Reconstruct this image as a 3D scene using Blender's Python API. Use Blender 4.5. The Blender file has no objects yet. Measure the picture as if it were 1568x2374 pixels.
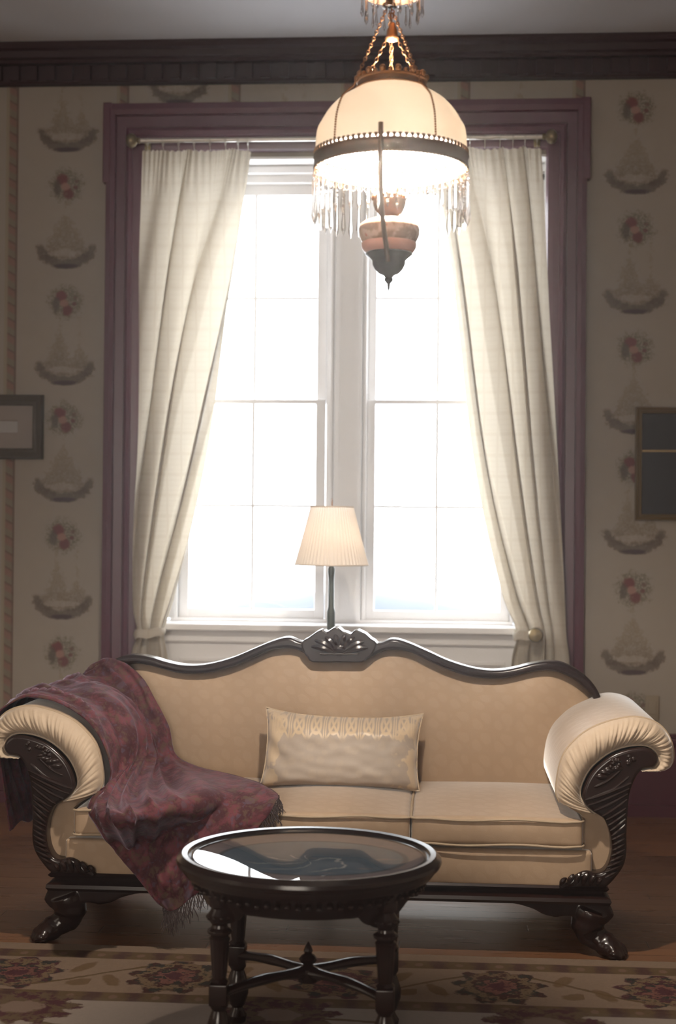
import bpy, bmesh, math, random
from math import sin, cos, pi, sqrt, tan, atan2
from mathutils import Vector, Matrix, noise as mnoise
random.seed(7)
C = bpy.context.scene.collection
SC = bpy.context.scene

# ------------------------------------------------------------------ camera
F = 3400.0; H = 1.425
CAMR = Matrix.Rotation(.0714, 3, 'Z') @ Matrix.Rotation(pi/2 + 33/F, 3, 'X') @ Matrix.Rotation(.009, 3, 'Z')
cam = bpy.data.objects.new('camera', bpy.data.cameras.new('camera')); C.objects.link(cam)
cam.matrix_world = Matrix.Translation((0, 0, H)) @ CAMR.to_4x4()
cam.data.sensor_fit = 'VERTICAL'; cam.data.sensor_height = 36; cam.data.sensor_width = 24
cam.data.lens = 36*F/2374; cam.data.clip_end = 500
cam.data.dof.use_dof = True; cam.data.dof.focus_distance = 4.95; cam.data.dof.aperture_fstop = 2.5
SC.camera = cam

def P(px, py, Y):
    d = CAMR @ Vector(((px-784)/F, -(py-1187)/F, -1)); return Vector((0, 0, H)) + d*(Y/d.y)
def Pz(px, py, z):
    d = CAMR @ Vector(((px-784)/F, -(py-1187)/F, -1)); return Vector((0, 0, H)) + d*((z-H)/d.z)

# ------------------------------------------------------------------ world, lights, exposure
SC.view_settings.view_transform = 'Standard'; SC.view_settings.look = 'None'
SC.view_settings.gamma = 1; SC.view_settings.use_curve_mapping = False
SC.view_settings.exposure = 0.0
SC.cycles.use_denoising = True; SC.cycles.caustics_refractive = False; SC.cycles.caustics_reflective = False
SC.cycles.sample_clamp_indirect = 6; SC.cycles.max_bounces = 10; SC.cycles.transparent_max_bounces = 16
W = bpy.data.worlds.new('overcast_sky'); SC.world = W; W.use_nodes = True
W.node_tree.nodes['Background'].inputs[0].default_value = (.93, .97, 1, 1)
W.node_tree.nodes['Background'].inputs[1].default_value = 11.5
YW = 7.40                      # inner face of the window wall
def area(name, loc, rot, sx, sy, power, col, portal=False, spread=180):
    l = bpy.data.lights.new(name, 'AREA'); l.shape = 'RECTANGLE'; l.size = sx; l.size_y = sy; l.energy = power; l.color = col
    l.spread = math.radians(spread)
    if portal: l.cycles.is_portal = True
    o = bpy.data.objects.new(name, l); C.objects.link(o); o.location = loc; o.rotation_euler = rot; return o
area('window_portal', (-.53, YW+.42, 2.1), (pi/2, 0, pi), 2.1, 2.9, 1, (1, 1, 1), True)
# added fill lights, out of view by the rear and left walls
area('rear_fill_light', (-1.2, -2.6, 1.9), (pi/2, 0, 0), 2.2, 2.0, 160, (1, .88, .75))
area('side_fill_light', (-3.7, 2.2, 2.0), (pi/2, 0, -pi/2), 1.6, 2.2, 20, (1, .86, .7))

# ------------------------------------------------------------------ mesh helpers
def setp(o, label=None, cat=None, group=None, kind=None):
    if label: o['label'] = label
    if cat: o['category'] = cat
    if group: o['group'] = group
    if kind: o['kind'] = kind
    return o
def thing(name, loc, label, cat, group=None):
    o = bpy.data.objects.new(name, None); C.objects.link(o); o.location = loc; o.empty_display_size = .1
    return setp(o, label, cat, group)
def rootloc(p):
    v = Vector((0, 0, 0))
    while p is not None: v += p.location; p = p.parent
    return v
def link(name, me, mat=None, parent=None, smooth=True, angle=40):
    """mesh data in world coordinates -> one object under its thing"""
    o = bpy.data.objects.new(name, me); C.objects.link(o)
    if parent is not None:
        me.transform(Matrix.Translation(-rootloc(parent))); o.parent = parent
    if mat: me.materials.clear(); me.materials.append(mat)
    if smooth:
        me.polygons.foreach_set('use_smooth', [True]*len(me.polygons))
        if angle < 180: me.set_sharp_from_angle(angle=math.radians(angle))
    return o
def fin(name, bm, mat=None, parent=None, smooth=True, angle=40, recalc=True):
    me = bpy.data.meshes.new(name)
    if recalc: bmesh.ops.recalc_face_normals(bm, faces=bm.faces)
    bm.to_mesh(me); bm.free(); return link(name, me, mat, parent, smooth, angle)
def struct(name, bm, mat, smooth=False): return setp(fin(name, bm, mat, None, smooth), kind='structure')
def box(bm, x0, x1, y0, y1, z0, z1, bev=0):
    t = bmesh.new() if bev else bm
    v = [t.verts.new(p) for p in ((x0,y0,z0),(x1,y0,z0),(x1,y1,z0),(x0,y1,z0),(x0,y0,z1),(x1,y0,z1),(x1,y1,z1),(x0,y1,z1))]
    for f in ((0,3,2,1),(4,5,6,7),(0,1,5,4),(1,2,6,5),(2,3,7,6),(3,0,4,7)): t.faces.new([v[i] for i in f])
    if bev:
        bmesh.ops.bevel(t, geom=t.edges[:], offset=bev, segments=3, affect='EDGES', profile=.6); merge(bm, t)
def merge(bm, t):
    me = bpy.data.meshes.new('tmp'); t.to_mesh(me); t.free(); bm.from_mesh(me); bpy.data.meshes.remove(me)
def grid(bm, pts, closed_u=False, closed_v=False):
    """pts[i][j] -> quads"""
    n = len(pts); m = len(pts[0]); V = [[bm.verts.new(p) for p in r] for r in pts]
    for i in range(n if closed_v else n-1):
        for j in range(m if closed_u else m-1):
            a, b, c, d = V[i][j], V[i][(j+1) % m], V[(i+1) % n][(j+1) % m], V[(i+1) % n][j]
            try: bm.faces.new((a, b, c, d))
            except ValueError: pass
    return V
def cap(bm, ring):
    try: bm.faces.new(ring)
    except ValueError: pass
def lathe(bm, prof, c, n=48, sx=1, sy=1):
    """prof: (r, z) pairs about the vertical axis through c"""
    V = grid(bm, [[(c[0]+r*sx*cos(2*pi*k/n), c[1]+r*sy*sin(2*pi*k/n), c[2]+z) for k in range(n)] for r, z in prof], closed_u=True)
    if prof[0][0] > 1e-4: cap(bm, V[0][::-1])
    if prof[-1][0] > 1e-4: cap(bm, V[-1])
def lathe_open(bm, prof, c, n=48):
    grid(bm, [[(c[0]+r*cos(2*pi*k/n), c[1]+r*sin(2*pi*k/n), c[2]+z) for k in range(n)] for r, z in prof], closed_u=True)
def tube(bm, pts, rad, n=10, closed=False, flat=None):
    pts = [Vector(p) for p in pts]; m = len(pts)
    if not hasattr(rad, '__len__'): rad = [rad]*m
    up = Vector((0, 0, 1)); rings = []; prev = None
    for i, p in enumerate(pts):
        a = pts[i-1] if (i or closed) else p; b = pts[(i+1) % m] if (i < m-1 or closed) else p
        t = (b-a).normalized()
        if prev is None:
            s = t.cross(up)
            if s.length < .1: s = t.cross(Vector((1, 0, 0)))
        else: s = prev - t*prev.dot(t)
        s.normalize(); prev = s.copy(); w = t.cross(s)
        r = rad[i]; f = (flat or (1, 1))
        rings.append([p + s*(r*f[0]*cos(2*pi*k/n)) + w*(r*f[1]*sin(2*pi*k/n)) for k in range(n)])
    V = grid(bm, rings, closed_u=True, closed_v=closed)
    if not closed: cap(bm, V[0][::-1]); cap(bm, V[-1])
def ball(bm, c, r, seg=12, sc=(1, 1, 1)):
    t = bmesh.new(); bmesh.ops.create_uvsphere(t, u_segments=seg, v_segments=max(6, seg//2+2), radius=r)
    for v in t.verts: v.co = Vector((v.co.x*sc[0]+c[0], v.co.y*sc[1]+c[1], v.co.z*sc[2]+c[2]))
    merge(bm, t)
def cr(pts, k=6, closed=False):
    """Catmull-Rom smoothing of 2D or 3D points"""
    pts = [Vector(p) for p in pts]; n = len(pts); out = []
    for i in range(n if closed else n-1):
        p0 = pts[i-1] if (i or closed) else pts[0]; p1 = pts[i]; p2 = pts[(i+1) % n]
        p3 = pts[(i+2) % n] if (closed or i+2 < n) else pts[-1]
        for s in range(k):
            t = s/k
            out.append(.5*((2*p1)+(p2-p0)*t+(2*p0-5*p1+4*p2-p3)*t*t+(3*p1-p0-3*p2+p3)*t**3))
    if not closed: out.append(pts[-1])
    return out
def resample(pts, n):
    L = [0]
    for a, b in zip(pts, pts[1:]): L.append(L[-1]+(b-a).length)
    out = []; j = 0
    for i in range(n):
        s = L[-1]*i/(n-1)
        while j < len(pts)-2 and L[j+1] < s: j += 1
        t = (s-L[j])/max(1e-9, L[j+1]-L[j]); out.append(pts[j].lerp(pts[j+1], min(1, max(0, t))))
    return out
def solid(name, outline, y0, y1, mat, parent, bev=.01, seg=3):
    """closed (x, z) outline filled and extruded from y0 (front) to y1, edges rounded"""
    cu = bpy.data.curves.new(name, 'CURVE'); cu.dimensions = '2D'; cu.fill_mode = 'BOTH'
    cu.extrude = (y1-y0)/2-bev; cu.bevel_depth = bev; cu.bevel_resolution = seg; cu.offset = -bev
    sp = cu.splines.new('POLY'); sp.points.add(len(outline)-1); sp.use_cyclic_u = True
    for p, q in zip(sp.points, outline): p.co = (q[0], q[1], 0, 1)
    ob = bpy.data.objects.new('tmpc', cu); C.objects.link(ob)
    dg = bpy.context.evaluated_depsgraph_get(); me = bpy.data.meshes.new_from_object(ob.evaluated_get(dg))
    bpy.data.objects.remove(ob); bpy.data.curves.remove(cu)
    me.transform(Matrix.Translation((0, (y0+y1)/2, 0)) @ Matrix.Rotation(pi/2, 4, 'X')); me.name = name
    return link(name, me, mat, parent)

# ------------------------------------------------------------------ node DSL
class G:                                   # a material under construction
    def __init__(s, name, rough=.6, metal=0, spec=.5):
        s.m = bpy.data.materials.new(name); s.m.use_nodes = True; s.t = s.m.node_tree
        s.b = s.t.nodes['Principled BSDF']; s.b.inputs['Roughness'].default_value = rough
        s.b.inputs['Metallic'].default_value = metal; s.b.inputs['Specular IOR Level'].default_value = spec
        s.tc = None
    def n(s, ty, **k):
        x = s.t.nodes.new(ty)
        for a, b in k.items(): setattr(x, a, b)
        return x
    def put(s, sock, v):
        if isinstance(v, N): s.t.links.new(v.s, sock)
        elif isinstance(v, bpy.types.NodeSocket): s.t.links.new(v, sock)
        elif isinstance(v, (tuple, list)) and len(v) == 3 and sock.type == 'RGBA': sock.default_value = (*v, 1)
        else: sock.default_value = v
    def math(s, op, a, b=0.0, c=None):
        x = s.n('ShaderNodeMath', operation=op); s.put(x.inputs[0], a); s.put(x.inputs[1], b)
        if c is not None: s.put(x.inputs[2], c)
        return N(s, x.outputs[0])
    def co(s):
        if s.tc is None:
            s.tc = s.n('ShaderNodeTexCoord'); s.sx = s.n('ShaderNodeSeparateXYZ'); s.t.links.new(s.tc.outputs['Object'], s.sx.inputs[0])
        return [N(s, s.sx.outputs[i]) for i in range(3)]
    def vec(s, x=0.0, y=0.0, z=0.0):
        v = s.n('ShaderNodeCombineXYZ'); s.put(v.inputs[0], x); s.put(v.inputs[1], y); s.put(v.inputs[2], z); return v.outputs[0]
    def noise(s, v=None, scale=5, detail=3, rough=.5, col=False):
        x = s.n('ShaderNodeTexNoise'); s.co()
        s.t.links.new(v if v is not None else s.tc.outputs['Object'], x.inputs['Vector'])
        x.inputs['Scale'].default_value = scale; x.inputs['Detail'].default_value = detail; x.inputs['Roughness'].default_value = rough
        return N(s, x.outputs[1 if col else 0])
    def voro(s, v=None, scale=5):
        x = s.n('ShaderNodeTexVoronoi'); s.co(); s.t.links.new(v if v is not None else s.tc.outputs['Object'], x.inputs['Vector'])
        x.inputs['Scale'].default_value = scale; return N(s, x.outputs[0])
    def ss(s, v, a, b):                    # smoothstep a..b -> 0..1 (a may exceed b)
        x = s.n('ShaderNodeMapRange', interpolation_type='SMOOTHSTEP')
        lo, hi, inv = (a, b, False) if a < b else (b, a, True)
        s.put(x.inputs[0], v); x.inputs[1].default_value = lo; x.inputs[2].default_value = hi
        x.inputs[3].default_value = 1.0 if inv else 0.0; x.inputs[4].default_value = 0.0 if inv else 1.0
        return N(s, x.outputs[0])
    def mix(s, f, a, b):
        x = s.n('ShaderNodeMix', data_type='RGBA'); s.put(x.inputs[0], f); s.put(x.inputs[6], a); s.put(x.inputs[7], b)
        return N(s, x.outputs[2])
    def color(s, v):
        s.put(s.b.inputs['Base Color'], v); return s
    def bump(s, h, strength=.3, dist=.01):
        x = s.n('ShaderNodeBump'); s.put(x.inputs['Height'], h); x.inputs['Strength'].default_value = strength
        x.inputs['Distance'].default_value = dist; s.t.links.new(x.outputs[0], s.b.inputs['Normal']); return s
    def out(s, sock): s.t.links.new(sock, s.t.nodes['Material Output'].inputs[0]); return s
class N:
    def __init__(s, g, sock): s.g = g; s.s = sock
    def __add__(s, o): return s.g.math('ADD', s, o)
    def __radd__(s, o): return s.g.math('ADD', o, s)
    def __sub__(s, o): return s.g.math('SUBTRACT', s, o)
    def __rsub__(s, o): return s.g.math('SUBTRACT', o, s)
    def __mul__(s, o): return s.g.math('MULTIPLY', s, o)
    def __rmul__(s, o): return s.g.math('MULTIPLY', s, o)
    def __truediv__(s, o): return s.g.math('DIVIDE', s, o)
    def f(s, op, b=0.0): return s.g.math(op, s, b)
    def abs(s): return s.f('ABSOLUTE')
    def sin(s): return s.f('SINE')
    def cos(s): return s.f('COSINE')
    def frac(s): return s.f('FRACT')
    def floor(s): return s.f('FLOOR')
    def gt(s, v): return s.f('GREATER_THAN', v)
    def lt(s, v): return s.f('LESS_THAN', v)
    def min(s, v): return s.f('MINIMUM', v)
    def max(s, v): return s.f('MAXIMUM', v)
    def pw(s, v): return s.f('POWER', v)
    def sqrt(s): return s.f('SQRT')
def ell(u, v, cu, cv, a, b): return (((u-cu)/a).pw(2) + ((v-cv)/b).pw(2)).sqrt()

def plain(name, col, rough=.6, metal=0, spec=.5, var=.08, scale=6):
    g = G(name, rough, metal, spec); n = g.noise(scale=scale)
    g.color(g.mix(n, tuple(c*(1-var) for c in col), tuple(min(1, c*(1+var)) for c in col))); return g.m
XL = P(150, 900, YW).x; XR = P(1473, 900, YW).x; PW = P(278, 900, YW).x - P(22, 900, YW).x

def wallpaper():
    g = G('floral_wallpaper', .75, spec=.25); X, Y, Z = g.co()
    side = X.gt(-.5)
    Xc = side*(XR-XL) + XL
    u = (((X-Xc)/PW + .5).frac() - .5)*PW
    zl = P(155, 430, YW).z; zr = P(1467, 530, YW).z
    col = ((X-Xc)/PW + .5).floor()
    z0 = side*(zr-zl) + zl + (col.f('MODULO', 2)).abs()*.24
    vr = (((Z-z0)/.6 + .5).frac() - .5)*.6
    q = (Z-z0-.262)/.6 + .5
    vb = (q.frac() - .5)*.6
    par = ((q.floor() + side).f('MODULO', 2)).abs()
    n1 = g.noise(scale=38, detail=4, rough=.7); n2 = g.noise(scale=95, detail=3, rough=.6); n3 = g.noise(scale=14)
    base = g.mix(n3, (.285, .245, .207), (.31, .268, .227))
    wob = (n1-.5)*1.25
    # rose sprays
    rr = ell(u, vr, 0, 0, .105, .10) + wob
    spray = g.ss(rr, 1.0, .62)*g.ss(n2, .36, .56)
    c = g.mix(spray*.85, base, (.135, .12, .085))
    c = g.mix(g.ss(ell(u, vr, -.024, .03, .036, .032) + wob*.6, 1.1, .6), c, (.16, .058, .055))
    c = g.mix(g.ss(ell(u, vr, .008, -.042, .032, .034) + wob*.6, 1.1, .6), c, (.15, .06, .056))
    c = g.mix(g.ss(ell(u, vr, -.05, -.012, .024, .05) + wob*.7, 1.1, .5)*.8, c, (.10, .075, .06))
    c = g.mix(g.ss(ell(u, vr, -.008, -.006, .026, .022) + wob*.6, 1.1, .6)*.9, c, (.31, .17, .14))
    c = g.mix(g.ss(ell(u, vr, .045, -.01, .014, .012) + wob*.4, 1.1, .6)*.8, c, (.14, .05, .05))
    c = g.mix(g.ss(ell(u, vr, .05, .022, .014, .012) + wob*.4, 1.1, .6)*.7, c, (.14, .07, .06))
    # flower baskets of two kinds, one peaked, one twin peaked
    um = u - (1-par)*.0
    h = (vb+.045)/.235
    w1 = .135*(1.02-h).max(0).pw(.85)
    moundB = g.ss((u+.005).abs() - w1 + (n1-.5)*.16, .01, -.012)
    wA = .075*(1.0-(vb+.03)/.22).max(0).pw(.7); wA2 = .07*(1.0-(vb+.03)/.14).max(0).pw(.7)
    mA = g.ss((u+.03).abs() - wA + (n1-.5)*.15, .01, -.012).max(g.ss((u-.075).abs() - wA2 + (n1-.5)*.13, .01, -.012))
    mA = mA.max(g.ss(ell(u, vb, 0, .0, .14, .055) + wob*.4, 1.1, .8))
    mound = (moundB*par + mA*(1-par))*g.ss(vb, -.055, -.035)
    c = g.mix(mound*g.ss(n2*.5+n1*.5, .3, .6)*.8, c, g.mix(g.ss(vb, .12, -.03), (.21, .165, .115), (.15, .115, .08)))
    cres = g.ss(ell(u, vb, 0, .012, .155, .1) + wob*.42, 1.06, .94)*g.ss(ell(u, vb, 0, .052, .13, .098) + wob*.25, .9, 1.05)*g.ss(vb, .045, .02)
    c = g.mix(cres*(.35+.35*n2+.5*n1), c, (.095, .068, .052))
    c = g.mix(g.ss(ell(u, vb, 0, -.078, .075, .014) + wob*.3, 1.2, .6)*.8, c, (.055, .036, .042))
    c = g.mix(g.ss(ell(u, vb, -.01, -.01, .1, .02) + wob*.9, 1.1, .6)*.5, c, (.37, .32, .27))
    # twisted ribbon between the columns
    ur = (((X-Xc)/PW).frac() - .5)*PW
    ph = ((Z*1.0 + ur*.55)/.08).frac()
    rb = g.ss(ur.abs(), .034, .031)
    rc = g.mix(g.ss(ph, .3, .55), (.17, .145, .10), (.20, .10, .075))
    rc = g.mix(g.ss(ph, .78, .95)*.9, rc, (.11, .055, .042))
    rc = g.mix(g.ss(ur, -.012, -.02), rc, (.27, .225, .16))
    rc = g.mix(g.ss(ur, .018, .024)*.85, rc, (.10, .052, .042))
    c = g.mix(rb*(.65+.3*n1), c, rc)
    g.color(c).bump(g.noise(scale=300, detail=2), .05, .002); return g.m

def wood_floor():
    g = G('oak_floor', .28, spec=.5); X, Y, Z = g.co()
    i = (Y/.083).floor(); off = (i*.618).frac()*1.7
    xx = X + off; j = (xx/1.9).floor()
    rnd = ((i*12.9898 + j*78.233).sin()*43758.5).frac()
    gr = g.noise(g.vec(xx*1.2, Y*26, i), 2.2, 5, .6)
    c = g.mix(gr, (.085, .034, .014), (.20, .092, .042)); c = g.mix(rnd*.6, c, (.10, .045, .022))
    e = ((Y/.083).frac() - .5).abs(); ex = ((xx/1.9).frac() - .5).abs()
    gap = g.ss(e, .47, .495).max(g.ss(ex, .498, .4995))
    c = g.mix(gap*.8, c, (.02, .01, .006)); g.color(c)
    g.put(g.b.inputs['Roughness'], .22 + gr*.14); g.bump(1-gap + gr*.1, .25, .003); return g.m

RY0 = 4.872
def rug_mat():
    g = G('woven_rug', .95, spec=.1); X, Y, Z = g.co()
    n1 = g.noise(scale=30, detail=4, rough=.65); n2 = g.noise(scale=75, detail=3); wob = (n1-.5)
    d = RY0 - Y
    cream = g.mix(n2, (.132, .092, .066), (.16, .114, .084))
    field = g.mix(n2, (.17, .14, .118), (.205, .17, .145))
    brown = (.042, .019, .017); olive = (.07, .045, .022); plum = (.052, .02, .023); green = (.026, .024, .021)
    def band(a, b): return g.ss(d, a-.004, a+.004)*g.ss(d, b+.004, b-.004)
    c = g.mix(g.ss(d, .53, .54), cream, field)
    # guard bands, small repeating motifs
    for a, b in ((.07, .15), (.485, .565)):
        k = (X/.13).frac() - .5
        m = g.ss((k.abs()*2 + wob*1.1), .9, .4)
        gc = g.mix(m, brown, olive)
        gc = g.mix(g.ss(ell(k, d, 0, (a+b)/2, .12, .02) + wob*.8, 1.1, .6), gc, (.11, .065, .045))
        c = g.mix(band(a, b)*(.8+.2*n2), c, gc)
    PX = .505; x0 = Pz(410, 2265, 0).x
    k = ((X-x0)/PX + .5).frac() - .5; kx = k*PX
    par = (((X-x0)/PX + .5).floor().f('MODULO', 2)).abs()
    inb = band(.155, .482)
    # vine
    vy = .318 - ((X-x0)/PX*pi + pi/2).sin()*.12 
    vine = g.ss((d-vy + wob*.02).abs(), .011, .006)
    c = g.mix(vine*inb*.9, c, olive)
    for lx, ly, a, b, s in ((.2, .25, .028, .062, 1), (-.19, .37, .028, .06, -1), (.225, .395, .045, .035, 1)):
        c = g.mix(g.ss(ell(kx + (d-ly)*.4*s, d, lx, ly, a, b) + wob*.9, 1.1, .75)*inb*.8, c, g.mix(n2, olive, (.10, .058, .026)))
    r = ell(kx, d, 0, .315, .142, .165)
    ang = g.math('ARCTAN2', d-.315, kx)
    pet = (ang*9).sin()*.13
    fl = g.ss(r + pet + wob*.5, 1.0, .9)
    fc = g.mix(par, brown, plum); fc = g.mix(g.ss(n1, .47, .56), fc, green)
    fc = g.mix(g.ss((r+wob*1.3)*1.0, .55, .66)*g.ss(r+wob*1.1, .85, .72), fc, (.11, .075, .045))
    fc = g.mix(g.ss(r+wob*1.2, .42, .34), fc, (.11, .05, .04)); fc = g.mix(g.ss(r+wob*.9, .26, .2), fc, plum)
    c = g.mix(fl*inb, c, fc)
    # field flowers and tendrils
    k2 = ((X-x0)/.76 + .02).frac() - .5; k2x = k2*.76
    r2 = ell(k2x, d, 0, .64, .17, .15); ang2 = g.math('ARCTAN2', d-.64, k2x)
    f2 = g.ss(r2 + (ang2*11).sin()*.12 + wob*.6, 1.0, .9)*g.ss(d, .5, .51)
    fc2 = g.mix(g.ss(n1, .45, .55), plum, (.08, .055, .033)); fc2 = g.mix(g.ss(r2+wob*.5, .4, .33), fc2, (.13, .09, .07))
    c = g.mix(g.ss((d-.74 - (X*5.2).sin()*.075 + wob*.02).abs(), .011, .006)*g.ss(d, .57, .58)*.9, c, olive)
    c = g.mix(f2, c, fc2)
    g.color(c).bump(g.noise(scale=450, detail=2), .4, .004); return g.m

def fabric(name, c1, c2, rough=.85, sheen=.4, pscale=1.0, pat=.5, bump=.25):
    g = G(name, rough-.15, spec=.45); X, Y, Z = g.co()
    s = 1/(.055*pscale); w = g.noise(scale=14/pscale, detail=2)
    a = ((X*s*2*pi).sin() + (Z*s*2*pi + Y*s*2*pi).sin()*1.0 + (w-.5)*3.2)
    d = ((X*s*pi).sin()*((Z+Y)*s*pi).sin()).abs()
    m = g.ss(a.abs(), .35, .75)*g.ss(d, .1, .35)
    weave = g.noise(scale=420, detail=2)
    n = g.noise(scale=3)
    c = g.mix(m*pat, c1, c2); c = g.mix((n-.3)*.25, c, tuple(x*.82 for x in c1)); g.color(c)
    g.b.inputs['Sheen Weight'].default_value = sheen; g.b.inputs['Sheen Roughness'].default_value = .3
    g.put(g.b.inputs['Roughness'], rough - .18 - m*.2*pat)
    g.bump(weave*.5 + m*.3, bump, .002); return g.m

def curtain_mat():
    g = G('sheer_plaid_linen', .9, spec=.1); X, Y, Z = g.co()
    w = g.noise(scale=6)
    lz = g.ss(((Z/.105).frac() - .5).abs(), .38, .46)*.8; lz2 = g.ss((((Z+.013)/.026).frac() - .5).abs(), .30, .46)*.45
    lx = g.ss((((X+w*.02)/.07).frac() - .5).abs(), .40, .46)
    ln = (lz.max(lx).max(lz2))
    c = g.mix(ln*.35, (.74, .67, .56), (.62, .52, .40)); g.color(c)
    tr = g.n('ShaderNodeBsdfTranslucent'); g.put(tr.inputs[0], g.mix(ln*.35, (.385, .34, .27), (.30, .25, .185)))
    mx = g.n('ShaderNodeMixShader'); mx.inputs[0].default_value = .42
    g.t.links.new(g.b.outputs[0], mx.inputs[1]); g.t.links.new(tr.outputs[0], mx.inputs[2]); g.out(mx.outputs[0])
    g.bump(g.noise(scale=300, detail=2), .2, .002); return g.m

def pane_mat(name='window_glass', tint=(1, 1, 1)):
    g = G(name); gl = g.n('ShaderNodeBsdfGlossy'); gl.inputs['Roughness'].default_value = .01
    tp = g.n('ShaderNodeBsdfTransparent'); tp.inputs[0].default_value = (*tint, 1)
    ge = g.n('ShaderNodeNewGeometry'); dt = g.n('ShaderNodeVectorMath', operation='DOT_PRODUCT')
    g.t.links.new(ge.outputs['Normal'], dt.inputs[0]); g.t.links.new(ge.outputs['Incoming'], dt.inputs[1])
    fr = (1 - N(g, dt.outputs['Value']).abs()).pw(5)*.9 + .045       # the same from both faces of the thin pane
    mx = g.n('ShaderNodeMixShader'); g.t.links.new(fr.s, mx.inputs[0]); g.t.links.new(tp.outputs[0], mx.inputs[1]); g.t.links.new(gl.outputs[0], mx.inputs[2])
    g.out(mx.outputs[0]); return g.m
def translucent(name, col, tcol, f, rough=.4, pleat=None):
    g = G(name, rough); g.color(col); tr = g.n('ShaderNodeBsdfTranslucent'); tr.inputs[0].default_value = (*tcol, 1)
    mx = g.n('ShaderNodeMixShader'); mx.inputs[0].default_value = f
    g.t.links.new(g.b.outputs[0], mx.inputs[1]); g.t.links.new(tr.outputs[0], mx.inputs[2]); g.out(mx.outputs[0]); return g.m
def crystal_mat():
    g = G('cut_crystal'); gl = g.n('ShaderNodeBsdfGlass'); gl.inputs['IOR'].default_value = 1.5; gl.inputs['Roughness'].default_value = .02
    gl.inputs[0].default_value = (.98, .97, .96, 1)
    tp = g.n('ShaderNodeBsdfTransparent'); mx = g.n('ShaderNodeMixShader'); mx.inputs[0].default_value = .45
    g.t.links.new(gl.outputs[0], mx.inputs[1]); g.t.links.new(tp.outputs[0], mx.inputs[2]); g.out(mx.outputs[0]); return g.m
def emit(name, col, s):
    g = G(name); e = g.n('ShaderNodeEmission'); e.inputs[0].default_value = (*col, 1); e.inputs[1].default_value = s; g.out(e.outputs[0]); return g.m
def mahogany():
    g = G('dark_mahogany', .25, spec=.32); X, Y, Z = g.co()
    n = g.noise(g.vec(X*2, Y*9, Z*14), 3, 5, .6); g.color(g.mix(n, (.006, .0035, .003), (.022, .008, .006)))
    g.b.inputs['Coat Weight'].default_value = .2; g.b.inputs['Coat Roughness'].default_value = .15; return g.m
def throw_mat():
    g = G('paisley_shawl', .8, spec=.2); X, Y, Z = g.co()
    w = g.noise(scale=7, detail=3); v = g.vec(X + w*.12, Y, Z + w*.1)
    a = g.noise(v, 17, 4, .65); b = g.noise(v, 42, 3, .6); k = g.voro(v, 13)
    c = g.mix(g.ss(a, .42, .6), (.055, .017, .022), (.125, .036, .046))
    c = g.mix(g.ss(k, .28, .2)*.8, c, (.085, .05, .065)); c = g.mix(g.ss(b, .53, .63)*.75, c, (.085, .055, .038))
    c = g.mix(g.ss(b, .42, .34)*.6, c, (.07, .058, .085)); g.color(c)
    g.b.inputs['Sheen Weight'].default_value = .28; g.b.inputs['Sheen Roughness'].default_value = .3
    g.b.inputs['Sheen Tint'].default_value = (.9, .8, 1, 1); g.bump(b + a, .35, .004); return g.m
def satin():
    g = G('damask_satin', .5, spec=.35); X, Y, Z = g.co()
    w = g.noise(scale=18, detail=2)
    k = ((X/.064).frac() - .5).abs(); band = g.ss(Z, .165, .19)*g.ss(Z, .262, .24)
    ring = g.ss((ell(k, Z, 0, .218, .33, .032)-.8).abs(), .28, .12)
    bars = g.ss((k-.44).abs(), .05, .02)
    cr_ = g.ss(((k - (Z-.218).abs()*9).abs()), .09, .04)
    mot = (ring.max(bars).max(cr_))*band
    side = g.ss(w + g.ss(X.abs(), .2, .27)*.2, .60, .66)*g.ss(X.abs(), .17, .2)
    under = g.ss(g.voro(scale=26) + w*.3, .62, .5)*.12*g.ss(Z, .19, .17)
    m = mot.max(side*.8).max(under)
    g.color(g.mix(m, (.285, .235, .195), (.45, .345, .235))); g.put(g.b.inputs['Roughness'], .55 - m*.2)
    g.b.inputs['Sheen Weight'].default_value = .3; g.bump(g.noise(scale=500) + m, .15, .002); return g.m
def table_art():
    g = G('painted_table_top', .75, spec=.1); X, Y, Z = g.co(); n = g.noise(scale=9, detail=4); n2 = g.noise(scale=35, detail=3)
    r = ell(X, Y, .01, -.01, .26, .21); wv = g.noise(g.vec(X*1.0, Y*3, 0), 7, 3)
    c = g.mix(g.noise(g.vec(X*3, Y*30, 0), 3, 4), (.15, .10, .09), (.21, .15, .135))
    c = g.mix(g.ss(r, 1.02, .98), c, (.025, .03, .035)); c = g.mix(g.ss(r, .96, .93), c, g.mix(n, (.03, .058, .09), (.085, .125, .16)))
    sc = g.ss((g.math('ARCTAN2', Y+.05, X)*3 + r*9 + (n-.5)*5).sin().abs(), .2, .05)*g.ss(ell(X, Y, .0, -.08, .16, .1), 1.05, .8)
    c = g.mix(sc*.8, c, (.5, .48, .44)); c = g.mix(g.ss(wv, .6, .7)*.3, c, (.3, .22, .18)); g.color(c); return g.m

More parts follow.
